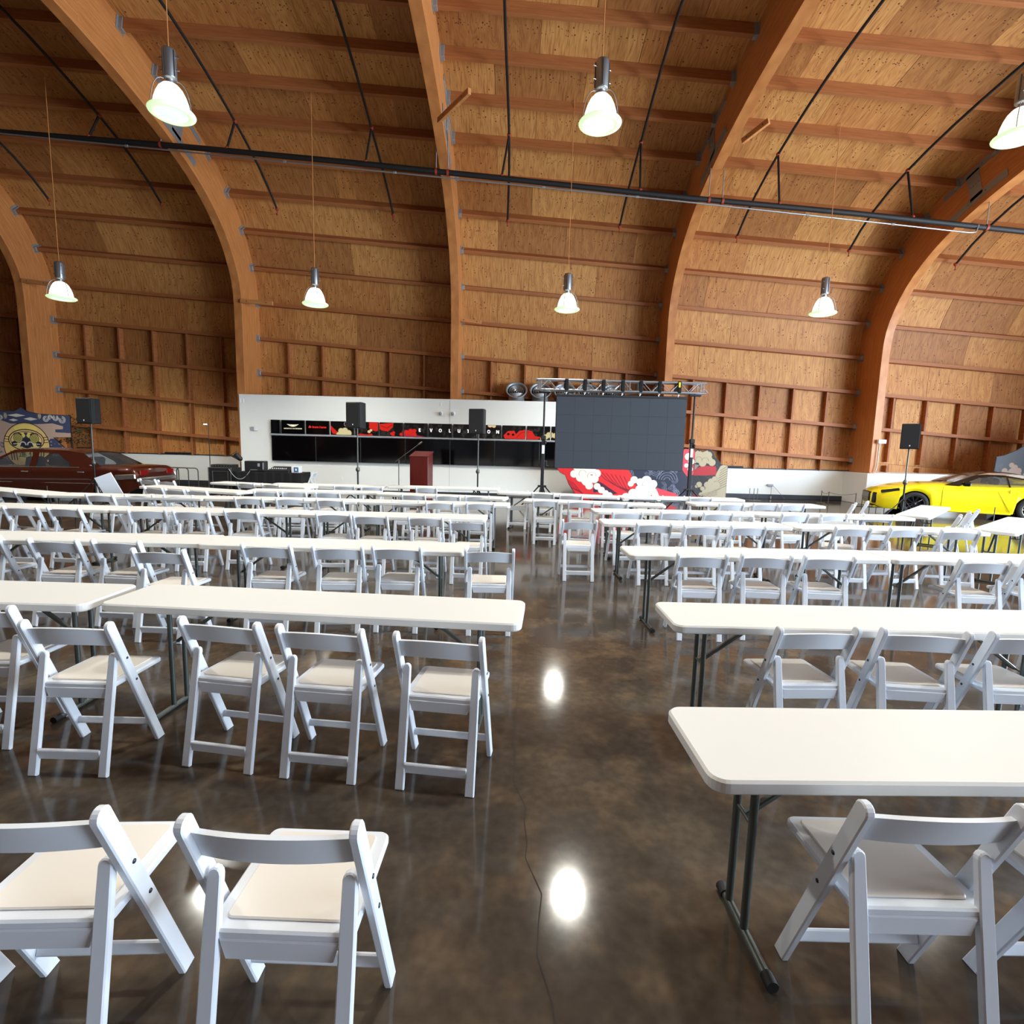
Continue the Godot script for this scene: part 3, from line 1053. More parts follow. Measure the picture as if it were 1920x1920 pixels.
func make_lamp(label: String, at: Vector3) -> Node3D:
	var o := thing("pendant_lamp", label, "lamp", at, 0.0, "bell shaped pendant lamps")
	var s := st()
	# dome: translucent bell
	lathe(s, [Vector2(0.255, 0.03), Vector2(0.25, 0.08), Vector2(0.235, 0.16), Vector2(0.205, 0.25), Vector2(0.165, 0.33), Vector2(0.115, 0.385), Vector2(0.06, 0.405)], 36)
	obj("dome", s, M.lamp_dome, o)
	s = st()
	lathe(s, [Vector2(0.215, -0.015), Vector2(0.25, -0.03), Vector2(0.29, -0.028), Vector2(0.322, -0.008), Vector2(0.328, 0.006), Vector2(0.318, 0.02), Vector2(0.285, 0.035), Vector2(0.25, 0.05)], 36)
	obj("flange", s, M.lamp_rim, o)
	s = st()
	lathe(s, [Vector2(0.0, -0.022), Vector2(0.1, -0.02), Vector2(0.215, -0.012)], 36)
	obj("lens", s, M.lamp_lens, o)
	s = st()
	lathe(s, [Vector2(0.05, 0.4), Vector2(0.062, 0.42), Vector2(0.05, 0.45), Vector2(0.06, 0.47), Vector2(0.094, 0.475), Vector2(0.098, 0.49), Vector2(0.098, 0.86), Vector2(0.09, 0.885), Vector2(0.06, 0.9), Vector2(0.0, 0.905)], 28)
	obj("ballast_housing", s, M.steel, o)
	s = st()
	for k in 4:
		var a := TAU * k / 4 + 0.4
		cbox(s, Vector3(0.025, 0.36, 0.012), T(cos(a) * 0.1, 0.68, sin(a) * 0.1, -a), 0.003)
	obj("housing_rib", s, M.dull_metal, o)
	for k in 4:
		s = st()
		var sx := 1.0 if k % 2 == 0 else -1.0
		var y := 0.6 if k < 2 else 0.78
		tube(s, [Vector3(sx * 0.09, y, 0), Vector3(sx * 0.15, y, 0)], 0.013, 8)
		obj("bolt", s, M.car_trim, o)
	for k in 3:
		s = st()
		var a := TAU * k / 3
		var pts := []
		for j in 9:
			var q := j / 8.0
			pts.append(Vector3(cos(a), 0, sin(a)) * lerpf(0.3, 0.1, pow(q, 1.7)) + Vector3.UP * lerpf(0.03, 0.44, sin(q * PI / 2)))
		tube(s, pts, 0.006, 6)
		obj("guard_wire", s, M.steel, o)
	return o

# ---------------------------------------------------------------- white display wall and its screens
func build_display_wall() -> void:
	var w := Node3D.new()
	w.name = "wall_display"
	add_child(w)
	structure(w, "free standing white partition that carries the rows of screens", "wall")
	var s := st()
	cbox(s, Vector3(14.2, 3.13, 0.12), T(-1.94, 1.565, -17.84), 0.008)
	obj("wall_panel", s, M.white_wall, w)
	s = st()
	cbox(s, Vector3(14.2, 0.08, 0.02), T(-1.94, 0.04, -17.77), 0.004)
	obj("baseboard", s, M.dark_base, w)
	s = st()
	cbox(s, Vector3(0.008, 3.0, 0.004), T(-2.12, 1.6, -17.778))
	obj("joint", s, M.grey_plastic, w)
	# steel ledge between the two rows
	s = st()
	cbox(s, Vector3(11.4, 0.055, 0.12), T(-2.31, 1.846, -17.72), 0.006)
	tag(obj("screen_ledge", s, M.grey_plastic), "long grey ledge between the small screens and the big black screens", "ledge")
	# upper row: small screens
	var names := ["narrow black screen at the left end of the small upper row", "small screen showing a winged emblem over museum lettering", "small screen showing a red three oval mark and red lettering", "small screen showing a cream cloud behind the left middle speaker", "small screen showing a red cloth over black behind speaker", "small screen showing a red wave and curls, left of the letter E", "small screen with the white letter E", "small screen with the white letters V, O and L", "small screen with the white letters U and T", "small screen with the white letter N", "small screen with a red wave reaching its right edge", "small screen with a red wave running into a cream cloud", "small screen mostly hidden by the large grey screen"]
	for k in 13:
		var x0 := -7.98 if k == 0 else -7.635 + 0.806 * (k - 1)
		var wd := 0.295 if k == 0 else 0.762
		var o := thing("display_screen", names[k], "screen", Vector3(x0 + wd / 2, 1.882, -17.78), 0.0, "small screens of the upper row")
		s = st()
		cbox(s, Vector3(wd, 0.444, 0.07), T(0, 0.222, 0.06), 0.006)
		obj("housing", s, M.black, o)
		s = st()
		var hw := wd / 2 - 0.006
		var u0 := 0.0 if k == 0 else (k - 1) / 13.0
		if k == 1 or k == 2 or k == 0:
			cbox(s, Vector3(hw * 2, 0.432, 0.004), T(0, 0.222, 0.096))
			obj("screen_face", s, M.black_gloss, o)
		else:
			quad(s, Vector3(-hw, 0.006, 0.0965), Vector3(hw, 0.006, 0.0965), Vector3(hw, 0.438, 0.0965), Vector3(-hw, 0.438, 0.0965), Vector3(0, 0, 1), [Vector2(u0, 1), Vector2(u0 + 1 / 13.0, 1), Vector2(u0 + 1 / 13.0, 0), Vector2(u0, 0)])
			obj("screen_face", s, M.screen_waves, o)
		for e in [[6, "E", 0.13, 0.2], [7, "V", -0.3, 0.2], [7, "O", 0.0, 0.2], [7, "L", 0.31, 0.2], [8, "U", -0.19, 0.2], [8, "T", 0.11, 0.2], [9, "I", -0.33, 0.2], [9, "O", -0.02, 0.2], [9, "N", 0.27, 0.2]]:
			if e[0] == k:
				text_part("letter", e[1], 0.15, 0.004, M.letter_screen, Vector3(e[2], e[3] + 0.02, 0.1), o)
		if k == 1:
			var f := st()
			for sg in [-1.0, 1.0]:
				for j in 3:
					prism(f, PackedVector2Array([Vector2(sg * 0.05, 0.3 - j * 0.022), Vector2(sg * (0.2 - j * 0.035), 0.312 - j * 0.024), Vector2(sg * (0.165 - j * 0.035), 0.294 - j * 0.024), Vector2(sg * 0.05, 0.284 - j * 0.022)]), T(0, 0, 0.098), 0.003)
			cbox(f, Vector3(0.1, 0.07, 0.004), T(0, 0.265, 0.1), 0.001)
			obj("winged_emblem", f, M.logo_gold, o)
			text_part("lettering", "AMERICA'S CAR MUSEUM", 0.05, 0.003, M.logo_gold, Vector3(0, 0.17, 0.099), o)
		if k == 2:
			var f := st()
			for q in [[-0.27, 0.225], [-0.225, 0.225], [-0.2475, 0.26]]:
				lathe(f, [Vector2(0.012, -0.002), Vector2(0.021, -0.002), Vector2(0.021, 0.002), Vector2(0.012, 0.002)], 14, Transform3D(Basis(Vector3(1.1, 0, 0), Vector3(0, 0, 1), Vector3(0, -0.9, 0)), Vector3(q[0], q[1], 0.1)))
			obj("oval_mark", f, M.logo_red, o)
			text_part("lettering", "State Farm", 0.085, 0.003, M.logo_red, Vector3(0.06, 0.235, 0.099), o, true, true)
	# lower row: large black screens
	for k in 8:
		var o := thing("wall_television", "large blank black screen, %s from the left in the lower row" % ORD[k + 1], "screen", Vector3(-7.98 + 1.474 * k + 0.732, 0.99, -17.78), 0.0, "large black screens of the lower row")
		s = st()
		cbox(s, Vector3(1.459, 0.825, 0.07), T(0, 0.4125, 0.05), 0.008)
		obj("housing", s, M.black, o)
		s = st()
		cbox(s, Vector3(1.435, 0.8, 0.004), T(0, 0.4125, 0.087))
		obj("screen_face", s, M.black_gloss, o)
	# fittings on the wall
	var o := thing("wall_thermostat", "small white box on the wall left of the small screens", "thermostat", Vector3(-8.55, 2.02, -17.78))
	s = st(); cbox(s, Vector3(0.11, 0.13, 0.04), T(0.04, 0, 0.02), 0.008); obj("cover", s, M.white_plastic, o)
	s = st(); cbox(s, Vector3(0.1, 0.12, 0.05), T(-0.07, 0, 0.025), 0.006); obj("box", s, M.grey_plastic, o)
	for q in [[-2.42, "left of two small domes high on the white display wall"], [-2.02, "right of two small domes high on the white display wall"]]:
		o = thing("dome_camera", q[1], "camera", Vector3(q[0], 2.66, -17.78), 0.0, "domes on the display wall")
		var tz := Transform3D(Basis(Vector3(1, 0, 0), Vector3(0, 0, 1), Vector3(0, -1, 0)), Vector3.ZERO)
		s = st(); lathe(s, [Vector2(0.075, 0.0), Vector2(0.075, 0.05), Vector2(0.06, 0.07), Vector2(0.0, 0.07)], 18, tz); obj("base", s, M.white_plastic, o)
		s = st(); lathe(s, [Vector2(0.055, 0.07), Vector2(0.045, 0.11), Vector2(0.0, 0.125)], 16, tz); obj("dome", s, M.grey_plastic, o)
	for q in [[-9.0, 2.92, "first"], [-8.9, 2.92, "second"], [-2.42, 2.96, "third"], [-5.7, 0.44, "fourth"], [0.75, 0.52, "fifth"]]:
		s = st(); cbox(s, Vector3(0.05, 0.13, 0.014), T(q[0], q[1], -17.774), 0.003)
		tag(obj("wall_plate", s, M.white_plastic), "tiny white plate on the display wall, %s from the left corner" % q[2], "plate", "plates on the display wall")
	# drum diffusers on the ducts behind the wall
	for k in 5:
		var d := thing("air_duct", "round grey air duct with ringed drum outlet, %s from the left" % ORD[k + 1], "duct", Vector3(0.05 + 0.82 * k, 0, -18.72), 0.0, "air ducts along the top of the display wall")
		s = st()
		lathe(s, [Vector2(0.275, 1.0), Vector2(0.275, 3.16), Vector2(0.285, 3.165), Vector2(0.285, 3.2), Vector2(0.275, 3.205), Vector2(0.275, 3.45)], 28)
		obj("duct", s, M.galvanised, d)
		var tilt := Transform3D(Basis.from_euler(Vector3(deg_to_rad(52), 0, 0)), Vector3(0, 3.46, 0.02))
		s = st()
		lathe(s, [Vector2(0.275, -0.12), Vector2(0.3, 0.08), Vector2(0.36, 0.14), Vector2(0.372, 0.16), Vector2(0.36, 0.175), Vector2(0.315, 0.16), Vector2(0.3, 0.1)], 32, tilt)
		obj("drum", s, M.galvanised, d)
		for r in [0.08, 0.15, 0.22]:
			s = st()
			lathe(s, [Vector2(r - 0.02, 0.05), Vector2(r + 0.022, 0.13), Vector2(r + 0.03, 0.128), Vector2(r - 0.01, 0.05)], 26, tilt)
			obj("ring", s, M.steel, d)
		s = st()
		lathe(s, [Vector2(0.3, 0.02), Vector2(0.0, 0.02)], 24, tilt)
		obj("throat", s, M.black, d)
		s = st()
		lathe(s, [Vector2(0.035, 0.05), Vector2(0.03, 0.12), Vector2(0.0, 0.13)], 14, tilt)
		obj("hub", s, M.steel, d)

# ---------------------------------------------------------------- tables and chairs
func make_chair() -> Node3D:
	var o := Node3D.new()
	o.name = "folding_chair"
	var top := Vector3(0, 0.762, 0.1)
	var foot := Vector3(0, 0.0, -0.215)
	var d2 := Vector2(foot.z - top.z, foot.y - top.y).normalized()   # (z, y) down the rail
	var n2 := Vector2(-d2.y, d2.x)
	var T2 := Vector2(top.z, top.y)
	var F2 := Vector2(foot.z, foot.y)
	var hw := 0.026
	# rail outline in (z, y)
	var poly := PackedVector2Array()
	for k in 9:
		var a := PI * k / 8.0
		poly.append(T2 - d2 * sin(a) * hw * 0.95 + n2 * cos(a) * hw)
	for sg in [-1.0, 1.0]:
		var b: Vector2 = F2 + n2 * sg * hw
		b += d2 * (-b.y / d2.y)
		poly.append(b)
	for sx in [-1.0, 1.0]:
		var s := st()
		prism(s, poly, Transform3D(Basis(Vector3(0, 0, 1), Vector3(0, 1, 0), Vector3(-1, 0, 0)), Vector3(sx * 0.2125 + 0.0125, 0, 0)), 0.025, 0.004)
		obj("side_rail", s, M.chair_white, o)
	# back panel: bowed backwards, arched top and bottom
	var s := st(true)
	var n := 14
	var f := []
	for k in n + 1:
		var q := float(k) / n * 2.0 - 1.0
		var bow := 0.03 * (1.0 - q * q)
		var row := []
		for e in [[0.0, 0.0], [0.012, 0.0], [0.012, 1.0], [0.0, 1.0]]:
			var yy := lerpf(0.645 + 0.014 * (1 - q * q), 0.738 + 0.018 * (1 - q * q), e[1])
			var zz: float = top.z + (yy - top.y) * (d2.x / d2.y) + bow - 0.004 + (e[0] - 0.006) * 1.5
			row.append(Vector3(q * 0.2, yy, zz))
		f.append(row)
	for k in n:
		for e in 4:
			var e2 := (e + 1) % 4
			s.set_smooth_group(e + 1)
			var nn: Vector3 = [Vector3.DOWN, Vector3(0, 0, 1), Vector3.UP, Vector3(0, 0, -1)][e]
			quad(s, f[k][e], f[k][e2], f[k + 1][e2], f[k + 1][e], nn)
	obj("backrest", s, M.chair_white, o)
	# rear legs with rounded tops
	for sx in [-1.0, 1.0]:
		s = st()
		var a := Vector3(sx * 0.176, 0.0, 0.16)
		var b := Vector3(sx * 0.176, 0.6, 0.035)
		var ln := a.distance_to(b)
		var pl := PackedVector2Array([Vector2(-0.022, 0), Vector2(0.022, 0), Vector2(0.021, ln * 0.72)])
		for k in 7:
			var an := PI * k / 6.0
			pl.append(Vector2(cos(an) * 0.019, ln - 0.02 + sin(an) * 0.02))
		pl.append(Vector2(-0.021, ln * 0.72))
		var y := (b - a).normalized()
		var z := Vector3.RIGHT.cross(y)
		prism(s, pl, Transform3D(Basis(Vector3.RIGHT, y, z), a - z * 0.0125), 0.025, 0.004)
		obj("rear_leg", s, M.chair_white, o)
	s = st()
	cbox(s, Vector3(0.315, 0.055, 0.02), T(0, 0.105, 0.139, 0, 0.2), 0.004)
	obj("rear_stretcher", s, M.chair_white, o)
	s = st()
	prism(s, PackedVector2Array([Vector2(-0.155, 0.43), Vector2(0.155, 0.43), Vector2(0.14, 0.372), Vector2(-0.14, 0.372)]), T(0, 0, 0.062), 0.018, 0.004)
	obj("seat_apron", s, M.chair_white, o)
	s = st()
	cbox(s, Vector3(0.402, 0.036, 0.018), T(0, 0.122, -0.165, 0, -0.38), 0.004)
	obj("front_stretcher", s, M.chair_white, o)
	# seat board with a padded vinyl panel
	var tilt := Transform3D(Basis.from_euler(Vector3(deg_to_rad(-91.5), 0, 0)), Vector3(0, 0.442, -0.118))
	s = st()
	prism(s, rrect(0.384, 0.385, 0.03), tilt * T(0, 0, -0.022), 0.026, 0.006)
	var seat := obj("seat", s, M.chair_white, o)
	s = st()
	prism(s, rrect(0.316, 0.325, 0.02), tilt * T(0, 0.004, 0.003), 0.008, 0.0035)
	obj("seat_pad", s, M.chair_seat, seat)
	for sx in [-1.0, 1.0]:
		for q in [[0.565, 0.012], [0.425, -0.045]]:
			s = st()
			lathe(s, [Vector2(0.007, 0.0), Vector2(0.006, 0.003), Vector2(0.0, 0.004)], 8, Transform3D(Basis(Vector3(0, 0, 1), Vector3(sx, 0, 0), Vector3(0, 1, 0)), Vector3(sx * 0.225, q[0], q[1])))
			obj("bolt", s, M.bolt, o)
	return o

func make_table() -> Node3D:
	var o := Node3D.new()
	o.name = "folding_table"
	var s := st()
	prism(s, rrect(2.44, 0.457, 0.055, 6), Transform3D(Basis(Vector3(1, 0, 0), Vector3(0, 0, -1), Vector3(0, 1, 0)), Vector3(0, 0.693, 0)), 0.047, 0.008)
	obj("tabletop", s, M.table_top, o)
	for sx in [-1.0, 1.0]:
		var x: float = sx * 0.965
		for z in [-0.125, -0.005]:
			s = st()
			tube(s, [Vector3(x, 0.03, z), Vector3(x, 0.695, z)], 0.0145, 10)
			obj("leg", s, M.table_leg, o)
		s = st()
		tube(s, [Vector3(x, 0.018, -0.165), Vector3(x, 0.018, 0.165)], 0.0155, 10)
		var ft := obj("foot_bar", s, M.table_leg, o)
		for z in [-1.0, 1.0]:
			s = st()
			tube(s, [Vector3(x, 0.02, z * 0.155), Vector3(x, 0.02, z * 0.2)], 0.02, 10)
			obj("foot_cap", s, M.rubber, ft)
		s = st()
		var a := Vector3(x, 0.42, -0.065)
		var b := Vector3(x - sx * 0.36, 0.685, -0.065)
		cbox(s, Vector3(0.02, a.distance_to(b), 0.026), along(a, b, Vector3.UP), 0.004)
		tube(s, [Vector3(x, 0.42, -0.125), Vector3(x, 0.42, -0.005)], 0.008, 6)
		obj("brace", s, M.table_leg, o)
	return o

func place_table(cx: float, cz: float, yaw: float, label: String, group := "long white folding tables") -> void:
	if table0 == null:
		table0 = make_table()
	dup(table0, "folding_table", label, group, Vector3(cx, 0, cz), deg_to_rad(yaw)).set_meta("category", "table")

# from the two ends of the near edge
func table_near(ax: float, az: float, bx: float, bz: float, label: String) -> void:
	var d := Vector2(bx - ax, bz - az).normalized()
	var c := Vector2((ax + bx) * 0.5, (az + bz) * 0.5) + Vector2(d.y, -d.x) * 0.2285
	place_table(c.x, c.y, rad_to_deg(atan2(-d.y, d.x)), label)

func chairs(row: Array, label: String, group: String, damp := 1.0) -> void:
	var k := 0
	for q in row:
		k += 1
		chair(q[0], q[1], q[2] * damp, label % ORD[k], group)

func chair(x: float, z: float, yaw: float, label: String, group: String) -> void:
	if chair0 == null:
		chair0 = make_chair()
	var a := deg_to_rad(yaw)
	dup(chair0, "folding_chair", label, group, Vector3(x - 0.1 * sin(a), 0, z - 0.1 * cos(a)), a).set_meta("category", "chair")

func build_tables_and_chairs() -> void:
	# sedan side, nearest row first
	place_table(-1.135, -3.1, -4.2, "white folding table nearest the camera on the sedan side, ending at the aisle")
	place_table(-3.64, -3.18, -1.0, "white folding table nearest the camera, cut by the left picture edge")
	place_table(-1.63, -4.94, -1.6, "white folding table in second sedan side row, ending at the aisle")
	place_table(-4.05, -4.98, 1.6, "white folding table in second sedan side row, outer one")
	place_table(-1.55, -7.06, -0.6, "white folding table in third sedan side row, beside the aisle")
	place_table(-3.99, -7.06, 1.2, "white folding table in third sedan side row, middle one")
	place_table(-6.44, -7.05, -0.6, "white folding table in third sedan side row, outermost one")
	place_table(-1.25, -8.67, -0.2, "white folding table in fourth sedan side row, beside the aisle")
	place_table(-3.69, -8.65, 1.5, "white folding table in fourth sedan side row, second from the aisle")
	place_table(-6.12, -8.58, 1.0, "white folding table in fourth sedan side row, third from the aisle")
	place_table(-8.42, -8.93, -19.8, "angled white folding table cut by the left edge in front of the sedan")
	place_table(-1.3, -9.87, -9.5, "white folding table in fifth sedan side row, beside the aisle")
	place_table(-3.76, -10.18, 2.2, "white folding table in fifth sedan side row, second from the aisle")
	place_table(-5.95, -10.0, -18.7, "angled white folding table in front of the sedan's rear wheel")
	place_table(-1.5, -11.74, -0.3, "white folding table in front of the red brown podium")
	place_table(-4.0, -11.6, 1.5, "white folding table left of the podium below the left middle speaker")
	place_table(-5.3, -11.32, -16.2, "angled white folding table in front of the black equipment desk")
	# coupe side
	place_table(1.82, -1.71, 1.5, "white folding table nearest the camera at lower right")
	place_table(2.13, -3.06, 0.3, "white folding table in second coupe side row")
	place_table(2.29, -5.0, 2.0, "white folding table in third coupe side row, ending at the aisle")
	place_table(4.74, -5.05, 0.5, "white folding table in third coupe side row, outer one")
	place_table(2.39, -6.95, 1.0, "white folding table in fourth coupe side row, ending at the aisle")
	place_table(4.87, -6.92, -0.9, "white folding table in fourth coupe side row, outer one")
	place_table(2.46, -8.2, 2.1, "white folding table in fifth coupe side row, ending at the aisle")
	place_table(4.93, -8.26, 0.0, "white folding table in fifth coupe side row, outer one")
	place_table(1.42, -9.32, -7.3, "slightly angled white folding table in sixth row beside the aisle")
	place_table(4.42, -9.68, 3.3, "white folding table in sixth coupe side row, outer one")
	place_table(0.92, -10.7, -11.6, "angled white folding table behind the aisle, below the large grey screen")
	place_table(3.35, -10.6, 1.1, "white folding table in front of the red wave mural")
	place_table(7.2, -9.25, 45.0, "white folding table turned end on beside the yellow coupe's front wheel")
	place_table(7.24, -7.66, 39.0, "white folding table turned end on below the yellow coupe's door")
	# chairs, sedan side
	var g := "white folding chairs on the sedan side"
	chair(-0.57, -1.19, -1, "white folding chair nearest the camera, beside the aisle on the sedan side", g)
	chair(-1.215, -1.205, 3, "white folding chair nearest the camera, second from the aisle on sedan side", g)
	chair(-1.78, -1.17, 0, "white folding chair at the lower left picture edge, only a foot showing", g)
	chairs([[-0.34, -2.48, -7], [-0.94, -2.55, -6], [-1.48, -2.62, -9], [-2.19, -2.54, 0], [-2.88, -2.75, 2]], "white folding chair at nearest sedan side table, %s from the aisle", g)
	chairs([[-0.19, -4.65, 2], [-1.02, -4.67, -1], [-1.53, -4.62, 4], [-2.16, -4.62, -1], [-2.9, -4.3, -2], [-3.5, -4.64, -3], [-4.04, -4.62, -1], [-4.82, -4.72, -1]], "white folding chair at second sedan side row of tables, %s from the aisle", g)
	chairs([[-0.54, -6.38, -4], [-1.09, -6.65, -2], [-1.79, -6.67, -2], [-2.29, -6.77, 4], [-3.5, -6.82, -4], [-4.07, -6.69, 4], [-4.62, -6.68, 11], [-5.67, -6.68, -7], [-6.21, -6.67, -1]], "white folding chair at third sedan side row of tables, %s from the aisle", g, 0.8)
	chairs([[-0.51, -8.43, 1], [-1.15, -8.39, -1], [-1.71, -8.5, -4], [-2.89, -8.4, -7], [-3.53, -8.42, 8], [-4.17, -8.38, 2], [-5.3, -8.41, 8], [-5.9, -8.38, 1], [-6.46, -8.29, -4], [-8.2, -8.57, -19]], "white folding chair at fourth sedan side row of tables, %s from the aisle", g, 0.7)
	chairs([[-0.63, -9.54, -3], [-1.16, -9.53, -5], [-1.78, -9.54, -8], [-3.33, -9.55, 0], [-3.92, -9.52, -2], [-4.4, -9.46, -4], [-5.55, -9.33, -18], [-6.0, -9.42, -18], [-6.51, -9.62, -19]], "white folding chair at fifth sedan side row of tables, %s from the aisle", g)
	chairs([[-1.81, -11.14, -1], [-2.92, -11.0, 4], [-3.5, -11.04, -2], [-5.01, -11.0, -17], [-5.61, -11.17, -17], [-7.28, -11.17, -17], [-7.86, -11.45, -18]], "white folding chair at the row nearest the display wall, %s from the aisle", g)
	# chairs, coupe side
	g = "white folding chairs on the coupe side"
	chairs([[1.17, -1.31, 0], [1.8, -1.28, 1]], "white folding chair nearest the camera at lower right, %s from the aisle", g)
	chairs([[1.64, -2.73, 3], [2.21, -2.73, -5], [2.78, -2.72, -2]], "white folding chair at second coupe side table, %s from the aisle", g)
	chairs([[1.7, -4.65, -2], [2.29, -4.69, -5], [2.86, -4.7, -4], [4.25, -4.69, -3], [4.87, -4.74, -2]], "white folding chair at third coupe side row of tables, %s from the aisle", g)
	chairs([[1.77, -6.55, 3], [2.33, -6.46, 1], [2.92, -6.5, 3], [4.3, -6.64, -2], [4.99, -6.67, 6], [5.6, -6.58, -7]], "white folding chair at fourth coupe side row of tables, %s from the aisle", g)
	chair(0.86, -6.67, 0, "white folding chair standing alone in the aisle, cream seat in view", g)
	chairs([[1.67, -7.64, 4], [2.42, -7.83, 2], [3.05, -7.82, 2], [4.25, -7.93, 8], [4.87, -8.0, 9], [5.62, -8.12, -4]], "white folding chair at fifth coupe side row of tables, %s from the aisle", g)
	chairs([[0.57, -9.13, -5], [1.17, -9.03, -9], [1.73, -8.98, -5], [3.83, -9.26, 3], [4.5, -9.42, 2], [4.99, -9.42, 7]], "white folding chair at sixth coupe side row of tables, %s from the aisle", g)
	chairs([[0.1, -10.78, -8], [0.6, -10.52, -14], [1.12, -10.22, -16], [2.62, -10.48, -4], [3.17, -10.46, 2], [3.67, -10.36, -1]], "white folding chair at the row nearest the grey screen, %s from the aisle", g)
	g = "white folding chairs by the side tables"
	chairs([[6.3, -9.78, 52], [6.83, -10.22, 55], [6.95, -8.22, 48], [7.55, -8.75, 50], [7.98, -9.1, 46], [6.32, -6.3, 40]], "white folding chair turned towards the end on side tables, %s from the left", g)
	chair(-5.72, -15.4, 96, "white folding chair seen edge on beside the black equipment desk", g)
	chair(4.55, -7.35, 150, "white folding chair facing back between the fourth and fifth coupe side rows", g)
	table0.free()
	chair0.free()
	# white board leaning among the chairs
	var o := thing("leaning_board", "tall white board leaning on a table in front of the sedan's rear wheel", "board", Vector3(-7.62, 0, -9.9), 0.25)
	var s := st()
	cbox(s, Vector3(0.3, 1.0, 0.02), T(0.16, 0.49, -0.1, 0.0, 0.12, 0.38), 0.004)
	obj("panel", s, M.chair_white, o)

# ---------------------------------------------------------------- screen, truss, speakers, podium
func build_stage() -> void:
	# large LED screen hung from the truss
	var o := thing("led_screen", "large blank dark grey screen hanging below the silver truss", "screen", Vector3(2.745, 0, -14.0))
	var s := st()
	cbox(s, Vector3(3.35, 1.9, 0.09), T(0, 2.075, 0), 0.006)
	obj("cabinet", s, M.black, o)
	for i in 7:
		for j in 4:
			s = st()
			cbox(s, Vector3(3.33 / 7 - 0.002, 1.83 / 4 - 0.002, 0.012), T(-3.33 / 2 + 3.33 / 7 * (i + 0.5), 1.13 + 1.83 / 4 * (j + 0.5), 0.05), 0.001)
			obj("led_tile", s, M.led_face, o)
	s = st()
	cbox(s, Vector3(3.35, 0.06, 0.1), T(0, 3.0, 0), 0.006)
	obj("hanging_bar", s, M.black, o)
	# truss
	o = thing("lighting_truss", "silver box truss spanning above the large grey screen", "truss", Vector3(2.7, 0, -14.0))
	for y in [3.12, 3.37]:
		for z in [-0.13, 0.13]:
			s = st()
			tube(s, [Vector3(-2.17, y, z), Vector3(2.17, y, z)], 0.025, 10)
			obj("chord", s, M.steel, o)
	s = st()
	for z in [-0.13, 0.13]:
		var x := -2.1
		var up := true
		while x < 2.0:
			if not (x > 0.1 and x < 0.35):
				tube(s, [Vector3(x, 3.12 if up else 3.37, z), Vector3(x + 0.24, 3.37 if up else 3.12, z)], 0.009, 6)
			x += 0.24
			up = not up
	for y in [3.12, 3.37]:
		var x := -2.1
		while x < 2.1:
			tube(s, [Vector3(x, y, -0.13), Vector3(x + 0.24, y, 0.13)], 0.008, 6)
			x += 0.48
	obj("lattice", s, M.steel, o)
	for x in [-2.1, -2.05, 0.02, 0.22, 2.03, 2.1]:
		s = st()
		for z in [-0.13, 0.13]:
			cbox(s, Vector3(0.03, 0.25, 0.02), T(x, 3.245, z), 0.003)
		obj("end_frame", s, M.car_trim, o)
	# straps that carry the screen
	var k := 0
	for x in [1.31, 1.78, 2.25, 2.74, 3.2, 3.68, 4.18]:
		k += 1
		var lab := "black hoist strap over the truss, %s from the left" % ORD[k]
		if k == 7: lab = "black hoist strap with a yellow tag at the right of the truss"
		var h := thing("hoist_strap", lab, "strap", Vector3(x, 0, -14.0), 0.0, "hoist straps on the truss")
		s = st()
		cbox(s, Vector3(0.1, 0.3, 0.34), T(0, 3.255, 0), 0.02)
		obj("sleeve", s, M.cloth_black, h)
		s = st()
		tube(s, [Vector3(0, 3.1, 0.05), Vector3(0, 3.02, 0.05)], 0.012, 6)
		lathe(s, [Vector2(0.014, -0.008), Vector2(0.026, -0.008), Vector2(0.026, 0.008), Vector2(0.014, 0.008)], 12, Transform3D(Basis(Vector3.RIGHT, Vector3(0, 0, 1), Vector3(0, -1, 0)), Vector3(0, 3.065, 0.08)))
		obj("shackle", s, M.car_trim, h)
		if k == 7:
			s = st()
			cbox(s, Vector3(0.05, 0.13, 0.01), T(-0.01, 3.31, 0.176), 0.003)
			obj("tag", s, M.yellow, h)
	# crank stands
	crank_stand(0.77, "black crank stand left of the large grey screen, white label on mast")
	crank_stand(4.63, "black crank stand right of the large grey screen, white label on mast")
	# speakers
	speaker(-10.13, -12.9, -0.1, "at the far left in front of the brown sedan", 1.95)
	speaker(-3.72, -12.8, -0.32, "in front of the small screens, left of the podium", 2.0)
	speaker(-0.87, -13.2, -0.3, "in front of the small screens, right of the podium", 1.94)
	speaker(9.55, -13.0, -0.62, "in front of the yellow coupe", 1.83)
	# podium
	o = thing("podium", "tall red brown wooden podium in front of the black screens", "podium", Vector3(-2.525, 0, -14.75), -0.12)
	s = st()
	prism(s, PackedVector2Array([Vector2(-0.25, 0.06), Vector2(0.25, 0.06), Vector2(0.25, 1.3), Vector2(-0.25, 1.42)]), Transform3D(Basis(Vector3(0, 0, 1), Vector3(0, 1, 0), Vector3(-1, 0, 0)), Vector3(0.25, 0, 0)), 0.5, 0.006, Rect2(-0.25, 0, 0.5, 1.5))
	obj("body", s, M.podium, o)
	s = st()
	cbox(s, Vector3(0.55, 0.06, 0.55), T(0, 0.03, 0), 0.008)
	obj("plinth", s, M.podium, o)
	s = st()
	cbox(s, Vector3(0.54, 0.025, 0.56), T(0, 1.385, 0, 0, 0.235), 0.005)
	obj("reading_top", s, M.podium, o)
	s = st()
	cbox(s, Vector3(0.5, 1.24, 0.012), T(0, 0.69, 0.256), 0.003)
	obj("front_panel", s, M.podium, o)
	# microphone on a boom
	o = thing("microphone_stand", "thin black microphone stand with a boom beside the podium", "stand", Vector3(-3.1, 0, -14.5))
